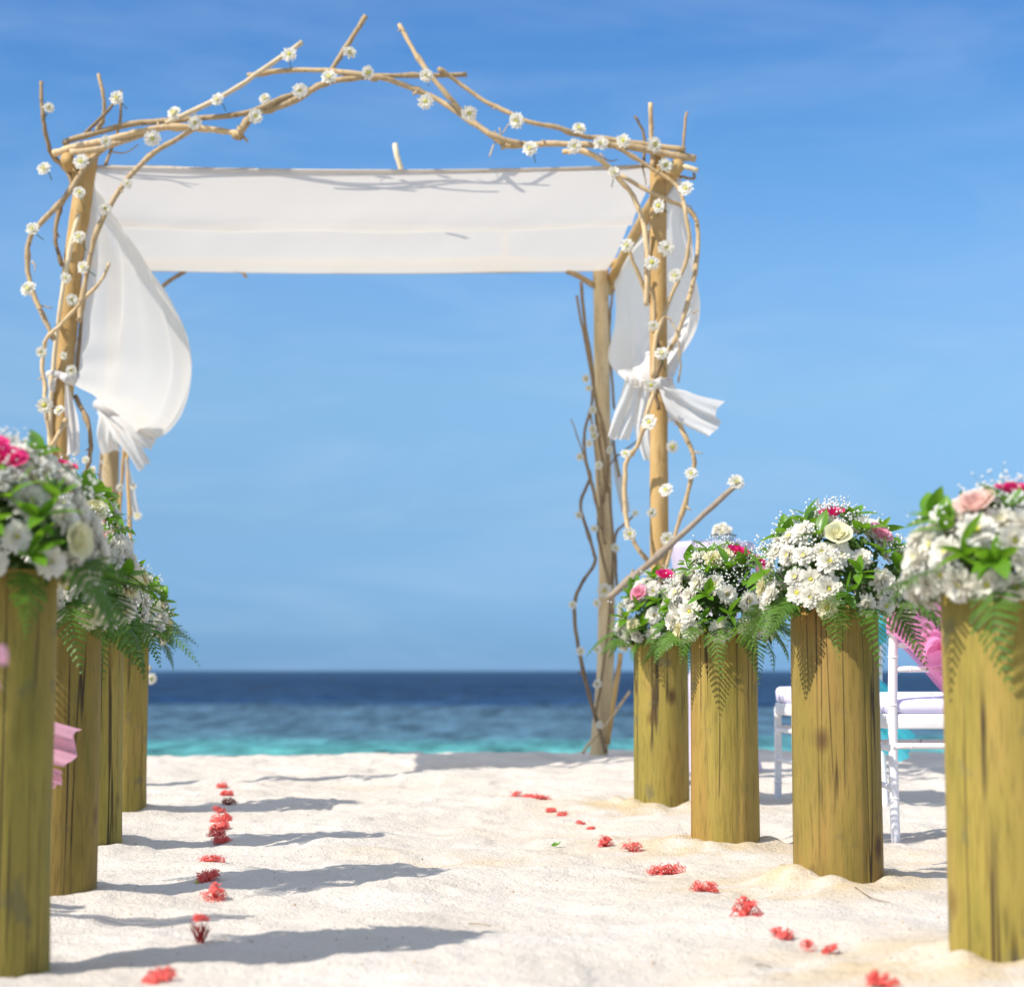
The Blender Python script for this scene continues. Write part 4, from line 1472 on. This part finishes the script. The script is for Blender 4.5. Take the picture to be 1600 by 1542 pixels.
bo = bowl.build('glass_bowl', M_GLASS, loc=(tx + .055, ty - .06, tz + TH + .004))
tag(bo, 'clear glass bowl holding white flowers on the lilac table', 'bowl')
fb = empty('flower_bunch', (tx + .05, ty - .06, tz + TH + .050))
tag(fb, 'white flowers heaped in the glass bowl on the lilac table', 'flowers')
rr = random.Random(77)
for i in range(7):
    a = i * .9
    p = Vector((0.035 * math.cos(a), 0.03 * math.sin(a), rr.uniform(0, .02))) if i else Vector((0, 0, .03))
    fl = link('chrysanthemum', rr.choice(MUMS[:3]), fb, p, orient(Vector((p.x * 20 - .3, -.8, .6)).normalized(), a), .75)
    link('flower_center', EYE, fl, scale=.8)


# ------------------------------------------------------------------ red flowers laid in two rows on the sand
def red_mesh(seed, mat, n=34, up=0.5, spread=1.0, r=0.034, tube=True):
    """Head of thin tubes that open into narrow petals."""
    rr = random.Random(seed)
    mb = MB()
    for i in range(n):
        az = rr.uniform(0, 6.283)
        el = rr.uniform(0.05, 1.45) * up + rr.uniform(0, .15)
        d = Vector((math.cos(az) * math.cos(el) * spread, math.sin(az) * math.cos(el), math.sin(el)))
        L = r * rr.uniform(.75, 1.1)
        bend = Vector((rr.uniform(-.3, .3), rr.uniform(-.3, .3), rr.uniform(-.3, .2))) * L * .5
        tip = d * L + bend
        mb.tube([Vector((0, 0, .002)), d * L * .5, tip], [0.0009, 0.0008, 0.0010], 4)
        q = orient((d + Vector((rr.uniform(-.4, .4), rr.uniform(-.4, .4), .2))).normalized(), rr.uniform(0, 6))
        for k in range(4):
            a = k * math.pi / 2
            w = 0.0025
            l = rr.uniform(.008, .013)
            c, s = math.cos(a), math.sin(a)
            pv = [Vector((0, 0, 0)), Vector((c * l * .5 - s * w, s * l * .5 + c * w, .002)), Vector((c * l, s * l, rr.uniform(-.002, .003))), Vector((c * l * .5 + s * w, s * l * .5 - c * w, .002))]
            mb.add([tip + q @ x for x in pv], [(0, 1, 2, 3)])
    return mb.mesh('red_flower', mat, smooth=False)


REDS = {'ball': [red_mesh(1, M_RED, 60), red_mesh(2, M_RED, 56)], 'tall': [red_mesh(3, M_RED, 44, 1.0, .6, .040), red_mesh(6, M_RED, 44, .9, .7, .038)], 'flat': [red_mesh(4, M_RED, 70, .55, 1.15), red_mesh(7, M_RED, 64, .5, 1.1)],
        'wide': [red_mesh(5, M_RED, 90, .8, 2.0, .036)], 'dark': [red_mesh(8, M_DKRED, 44, .7, 1.1)]}
smb = MB(); smb.tube([(0, 0, .006), (.006, -.004, -.006), (.02, -.012, -.008)], [.0022, .0018, .0015], 5)
STEM = smb.mesh('stem', M_STEM)
RED = [
    # left row, near -> far
    (250, 1532, 'flat', 44, 'coral flower head at the bottom picture edge, nearest of the left row'),
    (313, 1473, 'vase', 48, 'coral flower rising out of a spray of dark red spikes, second nearest on the left'),
    (333, 1408, 'tall', 28, 'leaning coral flower just beyond the spiky dark red one'),
    (327, 1376, 'ball', 34, 'red flower with a yellow eye at its foot, in front of a larger red one'),
    (331, 1352, 'wide', 34, 'broad red flower ragged on the right, touching the yellow eyed one'),
    (346, 1314, 'ball', 24, 'small coral flower beside a wilted dark bloom, at the edge of a log shadow'),
    (340, 1306, 'dark', 24, 'wilted dark red bloom, darkest in the left row'),
    (344, 1295, 'flat', 24, 'small flat red flower just beyond the wilted dark bloom'),
    (346, 1284, 'flat', 26, 'rounded pale coral flower, widest in the far half of the left row'),
    (342, 1268, 'ball', 18, 'tiny orange red flower left of a thin log shadow, far half of left row'),
    (358, 1257, 'dark', 20, 'dark maroon bloom with a red rim lying on a thin log shadow, far left row'),
    (354, 1243, 'flat', 18, 'small flat coral flower, second from the sea end of the left row'),
    (347, 1233, 'ball', 16, 'coral flower at the sea end of the left row'),
    # right row, far -> near
    (807, 1235, 'tall', 15, 'upright coral flower at the sea end of the right row'),
    (826, 1244, 'flat', 16, 'flat coral flower second from the sea end of the right row'),
    (845, 1254, 'wide', 26, 'ragged wide coral flower third from the sea end of the right row'),
    (861, 1264, 'flat', 15, 'small smooth red flower just nearer than the ragged wide one, far right row'),
    (879, 1274, 'ball', 15, 'little red flower with one stray petal, fifth from the sea end on the right'),
    (907, 1287, 'ball', 13, 'small round red flower with green under it, middle of the right row'),
    (923, 1298, 'flat', 12, 'tiniest pinkish red flower, beside a sand lump in the right row'),
    (946, 1322, 'tall', 20, 'pinkish red feathery flower level with the green leaf on the sand'),
    (986, 1330, 'tall', 20, 'small spiky orange red flower just right of the feathery one'),
    (1040, 1366, 'wide', 50, 'widest spidery red flower, spread on the sand left of the logs'),
    (1102, 1393, 'ball', 36, 'deep coral flower just nearer than the spidery wide one'),
    (1166, 1430, 'tall', 34, 'flower of tall thin red spikes in front of the fern shadowed log'),
    (1221, 1460, 'flat', 27, 'small soft coral flower between the spiky flower and the double one'),
    (1284, 1488, 'double', 34, 'double red flower of two heads joined, near the bottom right'),
    (1379, 1541, 'flat', 44, 'coral flower cut by the bottom picture edge on the right'),
]


def on_ground(px, py):
    d = 6.0
    for _ in range(40):
        p = P(px, py, d)
        z = gz(p.x, p.y)
        d = (CAM_H - z) / max(1e-4, (CAM_H - P(px, py, 1.0).z))
    p = P(px, py, d)
    return Vector((p.x, p.y, gz(p.x, p.y)))


for i, (px, py, kind, wpx, label) in enumerate(RED):
    rr = random.Random(4000 + i)
    p = on_ground(px, py)
    sc = wpx * p.y / FPX / (0.060 if kind not in ('wide', 'tall') else (0.105 if kind == 'wide' else 0.046))
    if kind == 'vase':
        o = empty('red_flower', p)
        mb = MB()
        for k in range(34):
            a = rr.uniform(0, 6.283)
            out = rr.uniform(.012, .040)
            L = rr.uniform(.035, .062)
            b = Vector((rr.uniform(-.006, .006), rr.uniform(-.006, .006), -.002))
            t = Vector((out * math.cos(a), out * math.sin(a), L * (1 - out * 6)))
            m_ = b.lerp(t, .55) + Vector((0, 0, .006))
            w = Vector((-math.sin(a), math.cos(a), 0)) * .0025
            mb.add([b - w * .5, m_ - w, t, m_ + w, b + w * .5], [(0, 1, 2, 3, 4)])
        mb.build('petals', M_DKRED, o, smooth=False)
        link('flower_head', REDS['ball'][0], o, Vector((0, 0, .048)), (0, 0, 1), .5)
    elif kind == 'double':
        o = empty('red_flower', p)
        link('flower_head', REDS['tall'][1], o, Vector((-.028, .02, .008)), (0.3, -.3, 1), sc * .62)
        link('flower_head', REDS['ball'][1], o, Vector((.018, -.012, .004)), (-.3, .25, 2), sc * .66)
        link('stem', STEM, o, scale=1.3)
    else:
        me_ = rr.choice(REDS[kind])
        o = link('red_flower', me_, None, p - Vector((0, 0, .002)), (rr.uniform(-.35, .35), rr.uniform(-.35, .35), rr.uniform(0, 6.28) if kind != 'wide' else rr.uniform(-.3, .3)), sc)
        link('stem', STEM, o, scale=1.0, rot=(0, 0, rr.uniform(0, 6)))
        if 'yellow eye' in label:
            link('flower_center', EYE, o, Vector((0.0, -.030, .004)), (math.pi / 2, 0, 0), .9)
    tag(o, label, 'flower', 'red flowers laid in rows along the aisle')

# leaf and litter on the sand
lp = on_ground(868, 1324)
o = link('fallen_leaf', leaf_mesh(0.034, 0.020, 0.012, 'fallen_leaf', M_LEAF), None, lp + Vector((-.014, 0, .006)), (R(40), R(-8), R(10)), 1.0)
tag(o, 'small green leaf lying alone on the pale sand in the aisle', 'leaf')
for (x0, y0, x1, y1, lab) in ((1336, 1388, 1390, 1412, 'thin brown twig lying on the sand between two right logs'),
                              (1180, 1510, 1206, 1516, 'short dark twig lying on the sand near the bottom right flowers'),
                              (733, 1445, 766, 1448, 'thin pale twig at the tip of the nearest left log shadow')):
    a, b = on_ground(x0, y0), on_ground(x1, y1)
    mb = MB()
    m_ = a.lerp(b, .5)
    mid = Vector((m_.x, m_.y, gz(m_.x, m_.y) + .006))
    mb.tube(spline([a + Vector((0, 0, .004)) - a, mid - a, b + Vector((0, 0, .003)) - a], 4), [.0016] * 4 + [.0012] * 5, 5)
    tag(mb.build('sand_twig', M_BRD, loc=a), lab, 'twig')
# scattered crumbs of coral and shell
rr = random.Random(9)
mb = MB()
for i in range(2600):
    y = 3.6 + 8.5 * rr.random() ** 1.4
    x = rr.uniform(-.28, .28) * y
    r = rr.uniform(.0012, .0032) * (1 if rr.random() < .93 else 1.8)
    c = Vector((x, y, 0))
    q = Quaternion((rr.random(), rr.random(), rr.random(), rr.random())).normalized()
    mb.add([c + (q @ (w * r * rr.uniform(.6, 1.2))) for w in ICO_V], ICO_F, 0 if rr.random() < .72 else 1)
V_ = np.array(mb.v)
gzv = ground(V_[:, 0], V_[:, 1])
mb.v = [(v[0], v[1], v[2] + g + .0006) for v, g in zip(mb.v, gzv)]
o = mb.build('coral_crumbs', [M_BRG, M_SAND], smooth=False)
o['kind'] = 'stuff'
